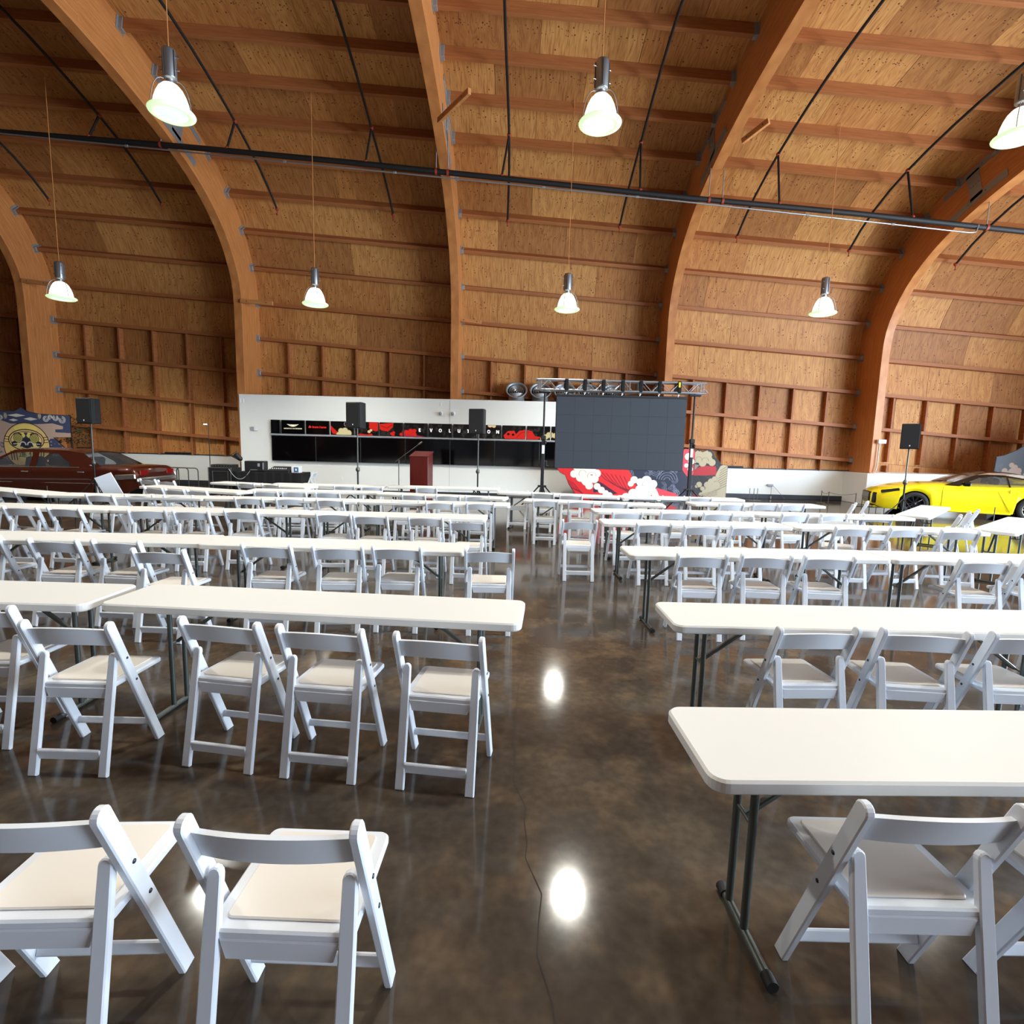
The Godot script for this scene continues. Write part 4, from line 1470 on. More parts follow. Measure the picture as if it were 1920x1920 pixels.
	s = st()
	tube(s, [Vector3(0, 0.02, 0), Vector3(0, 1.22, 0)], 0.012, 8)
	obj("pole", s, M.dull_metal, o)
	s = st()
	lathe(s, [Vector2(0.14, 0.0), Vector2(0.14, 0.015), Vector2(0.02, 0.03)], 18)
	obj("base", s, M.black, o)
	s = st()
	tube(s, [Vector3(-0.1, 1.16, 0), Vector3(0.56, 1.66, 0.05)], 0.008, 8)
	obj("boom", s, M.dull_metal, o)
	s = st()
	tube(s, [Vector3(0.55, 1.65, 0.05), Vector3(0.64, 1.72, 0.055)], 0.022, 8)
	obj("microphone", s, M.dull_metal, o)

func crank_stand(x: float, label: String) -> void:
	var o := thing("crank_stand", label, "stand", Vector3(x, 0, -14.0), 0.0, "crank stands under the truss")
	var s := st()
	cbox(s, Vector3(0.085, 1.8, 0.085), T(0, 1.0, 0), 0.01)
	obj("mast", s, M.black, o)
	s = st()
	tube(s, [Vector3(0, 1.9, 0), Vector3(0, 3.1, 0)], 0.024, 10)
	obj("inner_mast", s, M.black, o)
	s = st()
	cbox(s, Vector3(0.13, 0.12, 0.13), T(0, 1.9, 0), 0.02)
	cbox(s, Vector3(0.06, 0.1, 0.1), T(0.05, 1.78, 0.03), 0.02)
	obj("collar", s, M.black, o)
	s = st()
	cbox(s, Vector3(0.07, 0.22, 0.006), T(0, 1.6, 0.046), 0.002)
	obj("label_plate", s, M.white_plastic, o)
	s = st()
	tube(s, [Vector3(0.05, 1.3, 0.03), Vector3(0.1, 1.3, 0.03), Vector3(0.1, 1.18, 0.03), Vector3(0.15, 1.18, 0.03)], 0.01, 6)
	obj("crank_handle", s, M.dull_metal, o)
	s = st()
	cbox(s, Vector3(0.3, 0.05, 0.1), T(0, 3.07, 0), 0.01)
	obj("fork", s, M.black, o)
	s = st()
	cbox(s, Vector3(0.22, 0.05, 0.16), T(0, 0.64, 0), 0.01)
	obj("leg_collar", s, M.black, o)
	for k in 4:
		s = st()
		var a := TAU * k / 4 + 0.35
		tube(s, [Vector3(cos(a) * 0.08, 0.64, sin(a) * 0.08), Vector3(cos(a) * 0.62, 0.03, sin(a) * 0.62)], 0.018, 8)
		obj("leg", s, M.black, o)

func speaker(x: float, z: float, turn: float, place: String, base: float) -> void:
	var o := thing("speaker_stand", "thin pole stand of the speaker " + place, "stand", Vector3(x, 0, z), turn, "speaker stands")
	var s := st()
	tube(s, [Vector3(0, 1.0, 0), Vector3(0, base, 0)], 0.0165, 8)
	obj("pole", s, M.dull_metal, o)
	s = st()
	tube(s, [Vector3(0, 0.12, 0), Vector3(0, 1.03, 0)], 0.02, 8)
	obj("lower_tube", s, M.black, o)
	s = st()
	lathe(s, [Vector2(0.03, 0.97), Vector2(0.05, 1.0), Vector2(0.05, 1.04), Vector2(0.022, 1.09)], 12)
	obj("clamp", s, M.dull_metal, o)
	for k in 3:
		s = st()
		var a := TAU * k / 3 + 0.5
		tube(s, [Vector3(0, 0.62, 0), Vector3(cos(a) * 0.55, 0.02, sin(a) * 0.55)], 0.013, 6)
		obj("leg", s, M.black, o)
	o = thing("loudspeaker", "black loudspeaker " + place, "speaker", Vector3(x, base, z), turn, "black loudspeakers")
	s = st()
	prism(s, PackedVector2Array([Vector2(-0.19, 0.17), Vector2(0.19, 0.17), Vector2(0.19, 0.06), Vector2(0.13, -0.16), Vector2(-0.13, -0.16), Vector2(-0.19, 0.06)]), Transform3D(Basis(Vector3(1, 0, 0), Vector3(0, 0, 1), Vector3(0, -1, 0)), Vector3(0, 0.6, 0)), 0.6, 0.012)
	obj("cabinet", s, M.speaker, o)
	s = st()
	cbox(s, Vector3(0.35, 0.56, 0.012), T(0, 0.3, 0.174), 0.004)
	obj("grille", s, M.speaker_grille, o)
	s = st()
	cbox(s, Vector3(0.022, 0.03, 0.004), T(0, 0.08, 0.182), 0.001)
	obj("badge", s, M.white_plastic, o)

# ---------------------------------------------------------------- equipment desk
func build_av_desk() -> void:
	var z := -15.6
	var o := thing("equipment_desk", "desk draped in black cloth crowded with sound equipment", "desk", Vector3(-7.0, 0, z))
	var s := st()
	cbox(s, Vector3(1.85, 0.03, 0.7), T(0, 0.72, 0), 0.006)
	obj("desk_top", s, M.black, o)
	s = st()
	var pl := PackedVector2Array()
	for k in 24: pl.append(Vector2(-0.94 + 1.88 * k / 23.0, 0.37 + 0.012 * sin(k * 2.1)))
	for k in 24: pl.append(Vector2(0.94 - 1.88 * k / 23.0, -0.37 - 0.01 * sin(k * 1.7)))
	prism(s, pl, Transform3D(Basis(Vector3(1, 0, 0), Vector3(0, 0, 1), Vector3(0, -1, 0)), Vector3(0, 0.745, 0)), 0.73)
	obj("drape", s, M.cloth_black, o)
	var o2 := thing("rack_case", "black road case rack with light edging at the left of the equipment", "case", Vector3(-8.42, 0, z))
	s = st(); cbox(s, Vector3(0.66, 0.78, 0.6), T(0, 0.45, 0), 0.012); obj("shell", s, M.black, o2)
	s = st()
	for sx in [-1.0, 1.0]:
		cbox(s, Vector3(0.025, 0.8, 0.025), T(sx * 0.32, 0.45, 0.29), 0.003)
	cbox(s, Vector3(0.66, 0.025, 0.025), T(0, 0.84, 0.29), 0.003)
	cbox(s, Vector3(0.46, 0.014, 0.012), T(0.02, 0.74, 0.302), 0.002)
	cbox(s, Vector3(0.014, 0.6, 0.012), T(-0.2, 0.44, 0.302), 0.002)
	cbox(s, Vector3(0.014, 0.6, 0.012), T(0.24, 0.44, 0.302), 0.002)
	obj("edging", s, M.dull_metal, o2)
	s = st()
	for k in 4: lathe(s, [Vector2(0.0, 0), Vector2(0.03, 0.0), Vector2(0.03, 0.06), Vector2(0.0, 0.06)], 10, T(0.25 * (1 if k % 2 else -1), 0, 0.22 * (1 if k < 2 else -1)))
	obj("caster", s, M.rubber, o2)
	o2 = thing("amplifier", "flat black amplifier with switches on top of the road case", "amplifier", Vector3(-8.42, 0.84, z))
	s = st(); cbox(s, Vector3(0.6, 0.09, 0.4), T(0, 0.045, 0), 0.008); obj("body", s, M.black, o2)
	s = st()
	for k in 7: cbox(s, Vector3(0.03, 0.02, 0.02), T(-0.24 + 0.08 * k, 0.05, 0.205), 0.003)
	obj("switch_row", s, M.dull_metal, o2)
	o2 = thing("stage_light", "small black stage lamp on a short pole behind the road case", "lamp", Vector3(-8.13, 0, -15.95))
	s = st(); tube(s, [Vector3(0, 0.02, 0), Vector3(0, 1.0, 0)], 0.016, 8); lathe(s, [Vector2(0.16, 0), Vector2(0.16, 0.015), Vector2(0.02, 0.03)], 14); obj("pole", s, M.black, o2)
	s = st()
	lathe(s, [Vector2(0.03, -0.05), Vector2(0.07, 0.0), Vector2(0.09, 0.18), Vector2(0.1, 0.2), Vector2(0.0, 0.2)], 14, T(0.0, 1.08, 0, 0, -0.5, 0.9))
	for sg in [-1.0, 1.0]: cbox(s, Vector3(0.16, 0.004, 0.12), T(-0.13, 1.2 + sg * 0.07, 0.08, 0, 0.2, 0.5 * sg), 0.001)
	obj("head", s, M.black, o2)
	o2 = thing("monitor", "square black monitor back on the equipment desk", "monitor", Vector3(-7.45, 0.745, z + 0.1), 0.1)
	s = st(); cbox(s, Vector3(0.55, 0.3, 0.3), T(0, 0.16, 0), 0.014); obj("housing", s, M.black, o2)
	s = st(); cbox(s, Vector3(0.06, 0.09, 0.01), T(0.12, 0.2, 0.152), 0.002); cbox(s, Vector3(0.2, 0.012, 0.01), T(-0.02, 0.06, 0.152), 0.002); cbox(s, Vector3(0.025, 0.2, 0.01), T(0.24, 0.17, 0.152), 0.002); obj("label_plate", s, M.grey_plastic, o2)
	o2 = thing("mixer", "low black sound mixer with rows of pale knobs", "mixer", Vector3(-6.72, 0.745, z + 0.1))
	s = st(); prism(s, PackedVector2Array([Vector2(-0.22, 0), Vector2(0.22, 0), Vector2(0.22, 0.06), Vector2(-0.22, 0.16)]), Transform3D(Basis(Vector3(0, 0, 1), Vector3(0, 1, 0), Vector3(-1, 0, 0)), Vector3(0.3, 0, 0)), 0.62, 0.008); obj("body", s, M.black, o2)
	for k in 9:
		s = st(); cbox(s, Vector3(0.018, 0.045, 0.02), T(-0.24 + 0.055 * k, 0.115, 0.17, 0, -1.2), 0.003); obj("knob", s, M.white_plastic, o2)
	o2 = thing("control_box", "small white control box with a blue square panel", "box", Vector3(-6.27, 0.745, z + 0.12))
	s = st(); cbox(s, Vector3(0.24, 0.18, 0.2), T(0, 0.09, 0), 0.008); obj("shell", s, M.white_plastic, o2)
	s = st(); cbox(s, Vector3(0.13, 0.14, 0.008), T(0.02, 0.09, 0.102), 0.002); obj("panel", s, M.blue, o2)
	s = st(); cbox(s, Vector3(0.05, 0.06, 0.008), T(0.02, 0.09, 0.107), 0.002); obj("display", s, M.white_plastic, o2)
	o2 = thing("cable", "pale cable hanging in a loop across the front of the equipment", "cable")
	s = st()
	var pts := []
	for k in 15:
		var q := k / 14.0
		pts.append(Vector3(lerpf(-8.1, -7.5, q), 0.82 - 0.26 * sin(q * PI) + q * -0.04, z + 0.39 + 0.02 * sin(q * 6)))
	tube(s, pts, 0.009, 6)
	obj("cord", s, M.grey_plastic, o2)
	# slim floor lamp left of the desk
	o2 = thing("led_light_stand", "very thin pole with a small lit lamp head by the road case", "lamp", Vector3(-9.02, 0, -15.9))
	s = st(); tube(s, [Vector3(0, 0.02, 0), Vector3(0, 2.05, 0)], 0.011, 8); obj("pole", s, M.black, o2)
	s = st(); lathe(s, [Vector2(0.16, 0), Vector2(0.16, 0.012), Vector2(0.02, 0.025)], 16); obj("base", s, M.black, o2)
	s = st(); cbox(s, Vector3(0.13, 0.05, 0.05), T(-0.07, 2.08, 0), 0.01); obj("lamp_head", s, M.black, o2)
	s = st(); cbox(s, Vector3(0.11, 0.03, 0.004), T(-0.07, 2.08, 0.027), 0.001); obj("lamp_window", s, M.lamp_rim, o2)
	var l := OmniLight3D.new()
	l.name = "lamp_light_stand"; l.position = Vector3(-9.09, 2.08, -15.82); l.light_energy = 0.03; l.light_size = 0.03; l.omni_range = 20.0; l.omni_attenuation = 2.0; l.shadow_enabled = true
	add_child(l)

# ---------------------------------------------------------------- painted cut-out boards
# a flat printed board standing upright: outline in metres, picture over its rectangle
func board(called: String, label: String, poly: Array, z: float, tex: Texture2D, rect: Rect2, edge: String) -> Node3D:
	var o := thing(called, label, "mural", Vector3(0, 0, z))
	var pv := PackedVector2Array()
	for q in poly: pv.append(Vector2(q[0], q[1]))
	var s := st()
	prism(s, pv, T(0, 0, -0.03), 0.026)
	obj("backing", s, M[edge], o)
	s = st()
	prism(s, inset_ccw(pv, 0.012), T(0, 0, -0.003), 0.006, 0.0, rect)
	var m := mat("print_" + called + str(used.get(called, 0)), Color.WHITE, 0.5, 0.0, tex)
	obj("print", s, m, o)
	s = st()
	var xs := []
	for q in poly: xs.append(q[0])
	for k in 2:
		var x := lerpf(xs.min(), xs.max(), 0.25 + 0.5 * k)
		cbox(s, Vector3(0.06, 0.6, 0.03), T(x, 0.3, -0.05), 0.004)
		cbox(s, Vector3(0.06, 0.03, 0.45), T(x, 0.015, -0.26), 0.004)
	obj("foot", s, M.black, o)
	return o

func inset_ccw(p: PackedVector2Array, c: float) -> PackedVector2Array:
	var q := p.duplicate()
	if area2(q) < 0.0: q.reverse()
	return inset(q, c)

func build_murals() -> void:
	var navy := Color8(36, 40, 62)
	var red := Color8(224, 40, 46)
	var deep := Color8(128, 18, 34)
	var cream := Color8(238, 236, 222)
	var line := Color8(190, 188, 172)
	var grey := Color8(120, 128, 146)
	# main wave board under the grey screen: x 1.38..5.75, y 0..1.75; picture 620 x 248 (141.9 px a metre)
	var im := Image.create(620, 248, false, Image.FORMAT_RGB8)
	im.fill(navy)
	swirls(im, 60, 12, grey, 8, 26, 300, 620)
	# red cloth on the left
	fillpoly(im, [[0, 60], [170, 60], [170, 248], [60, 248], [30, 190], [14, 150], [0, 120]], red)
	for k in 5:
		stroke(im, [[34 + k * 10, 150 + k * 4], [60 + k * 14, 190 + k * 6], [110 + k * 8, 206 + k * 6]], 2.0, deep)
	# red folds in the middle
	fillpoly(im, [[180, 60], [300, 60], [350, 150], [372, 190], [330, 226], [240, 236], [170, 180]], red)
	for k in 7:
		stroke(im, [[186 + k * 20, 118 + k * 3], [220 + k * 18, 150 + k * 5], [268 + k * 12, 178 + k * 6], [330 + k * 5, 196 + k * 3]], 2.4, deep)
	fillpoly(im, [[168, 150], [210, 170], [280, 214], [250, 222], [196, 196]], Color8(70, 24, 52))
	fillpoly(im, [[120, 210], [150, 198], [176, 212], [206, 206], [230, 222], [190, 236], [130, 234]], red)
	# cream clouds
	cloud(im, [[80, 130, 16], [104, 118, 20], [130, 126, 24], [158, 112, 18], [182, 126, 17], [172, 150, 18], [140, 156, 26], [110, 144, 20], [150, 182, 16], [186, 184, 14], [206, 200, 14], [226, 214, 13], [244, 222, 12], [128, 106, 18], [90, 100, 14]], cream, line)
	arc(im, 118, 128, 16, 2.5, 6.0, 1.6, line)
	arc(im, 160, 140, 20, 3.0, 6.2, 1.6, line)
	cloud(im, [[352, 150, 15], [338, 168, 12], [380, 160, 16], [408, 154, 22], [438, 168, 18], [424, 192, 26], [384, 196, 24], [350, 212, 20], [452, 208, 18], [470, 226, 18], [318, 230, 18], [400, 228, 30]], cream, line)
	arc(im, 406, 170, 16, 2.6, 6.0, 1.6, line)
	fillpoly(im, [[452, 184], [500, 196], [548, 210], [556, 222], [520, 234], [470, 220]], Color8(236, 62, 76))
	# right upper corner: pale surf over red
	fillpoly(im, [[560, 0], [620, 0], [620, 120], [590, 130], [566, 100]], Color8(206, 60, 70))
	cloud(im, [[590, 40, 16], [604, 62, 14], [584, 80, 10], [602, 96, 12]], Color8(240, 226, 226), deep)
	for k in 4:
		arc(im, 500, 150, 14 + k * 11, 3.3, 6.1, 2.0, grey)
	board("wave_mural", "red, cream and navy wave mural board standing below the large grey screen", [[1.38, 1.0], [1.62, 1.3], [2.4, 1.42], [4.2, 1.42], [5.0, 1.55], [5.45, 1.72], [5.75, 1.66], [5.75, 0.0], [2.2, 0.0], [1.98, 0.22], [1.78, 0.5], [1.66, 0.78], [1.5, 0.86]], -17.0, ImageTexture.create_from_image(im), Rect2(1.38, 0, 4.37, 1.75), "black")
	# tan board to its right: x 5.72..7.12, y 0..1.72; 280 x 344 (200 px a metre)
	im = Image.create(280, 344, false, Image.FORMAT_RGB8)
	im.fill(Color8(16, 14, 16))
	var tan_ := Color8(172, 160, 132)
	var tl := Color8(120, 108, 86)
	swirls(im, 10, 5, Color8(52, 50, 50), 20, 50)
	fillpoly(im, [[0, 150], [60, 130], [120, 110], [200, 112], [210, 170], [120, 176], [0, 176]], Color8(168, 22, 32))
	fillpoly(im, [[0, 90], [90, 108], [60, 140], [0, 168]], Color8(122, 122, 116))
	cloud(im, [[40, 40, 20], [64, 30, 20], [96, 36, 22], [124, 26, 20], [146, 40, 22], [120, 60, 26], [84, 64, 28], [52, 72, 24], [150, 72, 24], [172, 88, 22], [30, 88, 18], [110, 92, 24]], tan_, tl)
	arc(im, 82, 74, 22, 2.6, 6.2, 2, tl); arc(im, 126, 78, 22, 3, 6.4, 2, tl)
	fillpoly(im, [[280, 90], [280, 344], [110, 344], [150, 280], [190, 210], [210, 150], [230, 110]], tan_)
	for k in 9: stroke(im, [[276, 110 + k * 16], [232 - k * 3, 140 + k * 17]], 2.4, Color8(90, 76, 62))
	cloud(im, [[96, 236, 18], [80, 248, 10], [120, 262, 14], [150, 236, 20], [174, 214, 20], [196, 196, 16], [140, 290, 22], [170, 262, 30], [112, 300, 12], [210, 240, 26]], tan_, tl)
	fillpoly(im, [[0, 320], [60, 300], [110, 310], [60, 344], [0, 344]], Color8(122, 18, 30))
	fillpoly(im, [[190, 344], [230, 326], [280, 326], [280, 344]], Color8(150, 20, 34))
	for k in 4: stroke(im, [[84, 340 - k * 8], [150, 322 - k * 10], [220, 300 - k * 10]], 2, Color8(96, 84, 70))
	for k in 3: arc(im, 40, 270, 18 + k * 16, 3.1, 6.3, 2.4, Color8(58, 56, 56))
	board("cloud_mural", "tan cloud and dark red mural board right of the crank stand", [[5.72, 1.5], [5.86, 1.62], [5.98, 1.6], [6.1, 1.7], [6.24, 1.62], [6.34, 1.66], [6.46, 1.72], [6.6, 1.62], [6.66, 1.46], [6.8, 1.36], [6.9, 1.22], [7.12, 1.2], [7.12, 0.0], [5.72, 0.0]], -17.75, ImageTexture.create_from_image(im), Rect2(5.72, 0, 1.4, 1.72), "black")
	# gold doll board behind the sedan: x -17.9..-14.2, y 0.2..2.52; 200 px a metre
	im = Image.create(740, 464, false, Image.FORMAT_RGB8)
	im.fill(Color8(66, 76, 104))
	var kx := func(px: float) -> float: return (-16.76 + px * 0.01738 + 17.9) * 200.0
	var ky := func(py: float) -> float: return (2.52 - (2.39 - (py - 771.0) * 0.0176)) * 200.0
	var sand := Color8(190, 164, 148)
	var pale := Color8(214, 210, 200)
	var ink := Color8(48, 40, 46)
	fillpoly(im, [[kx.call(-65), ky.call(790)], [kx.call(16), ky.call(788)], [kx.call(34), ky.call(794)], [kx.call(84), ky.call(794)], [kx.call(112), ky.call(792)], [kx.call(131), ky.call(797)], [kx.call(130), ky.call(802)], [kx.call(116), ky.call(803)], [kx.call(116), ky.call(808)], [kx.call(145), ky.call(809)], [kx.call(145), ky.call(818)], [kx.call(106), ky.call(820)], [kx.call(60), ky.call(860)], [kx.call(-65), ky.call(850)]], sand)
	for q in [[46, 779, 17, 3], [72, 785, 13, 3], [40, 787.5, 9, 2.4]]:
		var a: float = kx.call(q[0])
		var b: float = ky.call(q[1])
		fillpoly(im, [[a - q[2] * 3.5, b], [a, b - q[3] * 3.6], [a + q[2] * 3.5, b], [a, b + q[3] * 3.6]], pale)
	for q in [[8, 781, 5], [16, 783, 4], [100, 784, 5], [108, 781, 4], [130, 785, 6], [118, 782, 5], [-8, 782, 5]]:
		for j in 3: arc(im, kx.call(q[0]), ky.call(q[1]), q[2] * 3.5 * (1.0 - j * 0.3), 0.4 + q[0], 5.6 + q[0], 2.6, pale)
	for q in [[25, 780], [88, 779]]:
		disc(im, kx.call(q[0]), ky.call(q[1]), 12, 20, Color8(176, 166, 150)); arc(im, kx.call(q[0]), ky.call(q[1]), 10, 1, 5, 2, ink, 1.6)
	var rg := RandomNumberGenerator.new()
	rg.seed = 3
	for k in 130:
		var px := rg.randf_range(-40, 128)
		var py := rg.randf_range(824, 862)
		disc(im, kx.call(px), ky.call(py), rg.randf_range(3, 10), rg.randf_range(2, 5), Color8(112, 106, 128) if k % 2 else Color8(150, 144, 152))
		arc(im, kx.call(px), ky.call(py), rg.randf_range(4, 9), rg.randf_range(0, 3), rg.randf_range(3, 6), 1.6, Color8(64, 58, 80))
	var gold := Color8(232, 200, 128)
	var dcx: float = kx.call(60.5)
	var dcy: float = ky.call(834)
	disc(im, dcx, dcy, 150, 150, ink)
	disc(im, dcx, dcy, 145, 145, gold)
	disc(im, dcx, dcy - 112, 74, 24, Color8(240, 218, 120))
	# face field
	disc(im, dcx, dcy - 38, 116, 70, ink)
	disc(im, dcx, dcy - 38, 110, 64, gold)
	disc(im, dcx, dcy - 36, 102, 58, ink)
	disc(im, dcx, dcy - 36, 98, 54, Color8(230, 206, 140))
	# navy nose and brow
	fillpoly(im, [[dcx - 30, dcy - 40], [dcx, dcy - 66], [dcx + 30, dcy - 40], [dcx + 44, dcy + 6], [dcx, dcy + 16], [dcx - 44, dcy + 6]], Color8(42, 46, 66))
	fillpoly(im, [[dcx - 46, dcy - 84], [dcx - 16, dcy - 84], [dcx - 6, dcy - 52]], Color8(226, 216, 120))
	fillpoly(im, [[dcx + 46, dcy - 84], [dcx + 16, dcy - 84], [dcx + 6, dcy - 52]], Color8(226, 216, 120))
	fillpoly(im, [[dcx - 14, dcy - 86], [dcx + 14, dcy - 86], [dcx, dcy - 58]], Color8(84, 66, 56))
	for sg in [-1.0, 1.0]:
		disc(im, dcx + sg * 52, dcy - 48, 30, 28, ink)
		disc(im, dcx + sg * 52, dcy - 48, 27, 25, Color8(178, 170, 92))
		arc(im, dcx + sg * 52, dcy - 48, 16, 0, TAU, 2, Color8(110, 104, 50))
		arc(im, dcx + sg * 52, dcy - 48, 7, 0, TAU, 2, Color8(110, 104, 50))
		arc(im, dcx + sg * 54, dcy - 66, 26, PI + 0.4, TAU - 0.4, 7, ink, 0.6)
		arc(im, dcx + sg * 24, dcy - 8, 18, PI, TAU, 7, pale)
		disc(im, dcx + sg * 78, dcy - 14, 18, 16, ink)
		stroke(im, [[dcx + sg * 58, dcy - 14], [dcx + sg * 84, dcy - 12]], 5, pale)
		fillpoly(im, [[dcx + sg * 24, dcy + 6], [dcx + sg * 80, dcy + 2], [dcx + sg * 60, dcy + 16], [dcx + sg * 30, dcy + 16]], Color8(206, 196, 140))
		for j in 3:
			stroke(im, [[dcx + sg * 112, dcy - 56 + j * 16], [dcx + sg * 138, dcy - 60 + j * 17]], 4, ink)
			stroke(im, [[dcx + sg * (72 + j * 17), dcy + 36], [dcx + sg * (68 + j * 17), dcy + 90]], 6, ink)
	arc(im, dcx, dcy + 60, 80, PI + 0.7, TAU - 0.7, 3, ink, 0.5)
	disc(im, dcx, dcy + 66, 58, 40, Color8(240, 222, 150))
	# the two brushed characters low on the doll
	for q in [[[-50, 36], [-42, 42]], [[-52, 48], [-44, 50], [-48, 62], [-54, 70]], [[-54, 70], [-40, 66], [-8, 72]], [[-30, 32], [-38, 46]], [[-33, 40], [-33, 62]], [[-33, 40], [-10, 39]], [[-33, 47], [-12, 47]], [[-33, 54], [-12, 54]], [[-33, 61], [-8, 61]], [[-22, 34], [-22, 61]]]:
		stroke(im, offset_pts(q, dcx, dcy), 4.2, Color8(40, 60, 30))
	for q in [[[26, 32], [12, 52]], [[20, 44], [20, 70]], [[36, 34], [36, 60], [40, 67], [56, 67], [58, 58]], [[56, 40], [36, 50]]]:
		stroke(im, offset_pts(q, dcx, dcy), 4.6, Color8(40, 60, 30))
	var pl := []
	for q in [[-65, 772], [43, 771], [56, 764], [66, 771], [86, 775], [145, 777], [144.5, 817], [112, 818], [133, 838], [125, 846], [104, 880], [92, 893], [-65, 893]]:
		pl.append([-16.76 + q[0] * 0.01738, 2.39 - (q[1] - 771.0) * 0.0176])
	board("doll_mural", "blue and sand mural board with a round gold doll face behind the brown sedan", pl, -17.3, ImageTexture.create_from_image(im), Rect2(-17.9, 0.2, 3.7, 2.32), "black")
	# dark board behind the coupe's roof: x 15.25..18, y 0..2.85
	im = Image.create(330, 342, false, Image.FORMAT_RGB8)
	im.fill(Color8(14, 13, 22))
	swirls(im, 14, 8, Color8(46, 44, 54), 8, 18)
	cloud(im, [[14, 198, 6], [40, 190, 10], [52, 204, 14], [70, 196, 16], [64, 168, 9], [76, 178, 12], [92, 190, 12], [84, 210, 22], [126, 206, 14], [140, 196, 12], [150, 214, 20], [170, 204, 14], [200, 220, 24]], Color8(122, 96, 78), Color8(60, 44, 40))
	board("dark_mural", "black mural board with brown clouds behind the yellow coupe's roof", [[15.2, 0.0], [15.28, 1.7], [15.5, 1.74], [15.9, 1.92], [16.3, 2.2], [16.7, 2.5], [17.3, 2.72], [18.0, 2.85], [18.0, 0.0]], -17.0, ImageTexture.create_from_image(im), Rect2(15.25, 0, 2.75, 2.85), "black")
	# dark greenery behind the doll board
	var o := thing("potted_tree", "dark green artificial tree peeping out behind the gold doll mural", "plant", Vector3(-14.85, 0, -18.0))
	var s := st()
	lathe(s, [Vector2(0.14, 0), Vector2(0.18, 0.3), Vector2(0.16, 0.3), Vector2(0.0, 0.28)], 16)
	obj("pot", s, M.black, o)
	s = st()
	tube(s, [Vector3(0, 0.25, 0), Vector3(0.05, 1.0, 0), Vector3(0, 1.8, 0)], 0.03, 8)
	obj("stem", s, M.bark, o)
	s = st()
	for k in 420:
		var a := rg.randf_range(0, TAU)
		var rr := sqrt(rg.randf()) * 0.55
		var q := Vector3(cos(a) * rr * 1.1 + 0.1, 1.35 + rg.randf() * 1.12 * (1.0 - rr), sin(a) * rr * 0.45)
		var d := Vector3(rg.randf_range(-1, 1), rg.randf_range(-0.4, 0.8), rg.randf_range(-1, 1)).normalized() * 0.09
		var e := d.cross(Vector3(rg.randf_range(-1, 1), 1, rg.randf_range(-1, 1))).normalized() * 0.022
		quad(s, q, q + d * 0.5 + e, q + d, q + d * 0.5 - e, d.cross(e))
	var fo := obj("foliage", s, M.leaf, o)
	fo.set_meta("kind", "stuff")

func offset_pts(list: Array, x: float, y: float) -> Array:
	var out := []
	for q in list: out.append([x + q[0], y + q[1]])
	return out

# ---------------------------------------------------------------- cars
func cv(c: Array, x: float) -> float:
	if x <= c[0][0]: return c[0][1]
	for i in c.size() - 1:
		if x <= c[i + 1][0]:
			var q: float = (x - c[i][0]) / (c[i + 1][0] - c[i][0])
			# cubic through the neighbours
			var y0: float = c[i][1]
			var y1: float = c[i + 1][1]
			var dx: float = c[i + 1][0] - c[i][0]
			var m0: float = 0.0 if i == 0 else (y1 - c[i - 1][1]) / (c[i + 1][0] - c[i - 1][0])
			var m1: float = 0.0 if i + 2 >= c.size() else (c[i + 2][1] - y0) / (c[i + 2][0] - c[i][0])
			var q2 := q * q
			var q3 := q2 * q
			return (2 * q3 - 3 * q2 + 1) * y0 + (q3 - 2 * q2 + q) * dx * m0 + (-2 * q3 + 3 * q2) * y1 + (q3 - q2) * dx * m1
	return c[-1][1]

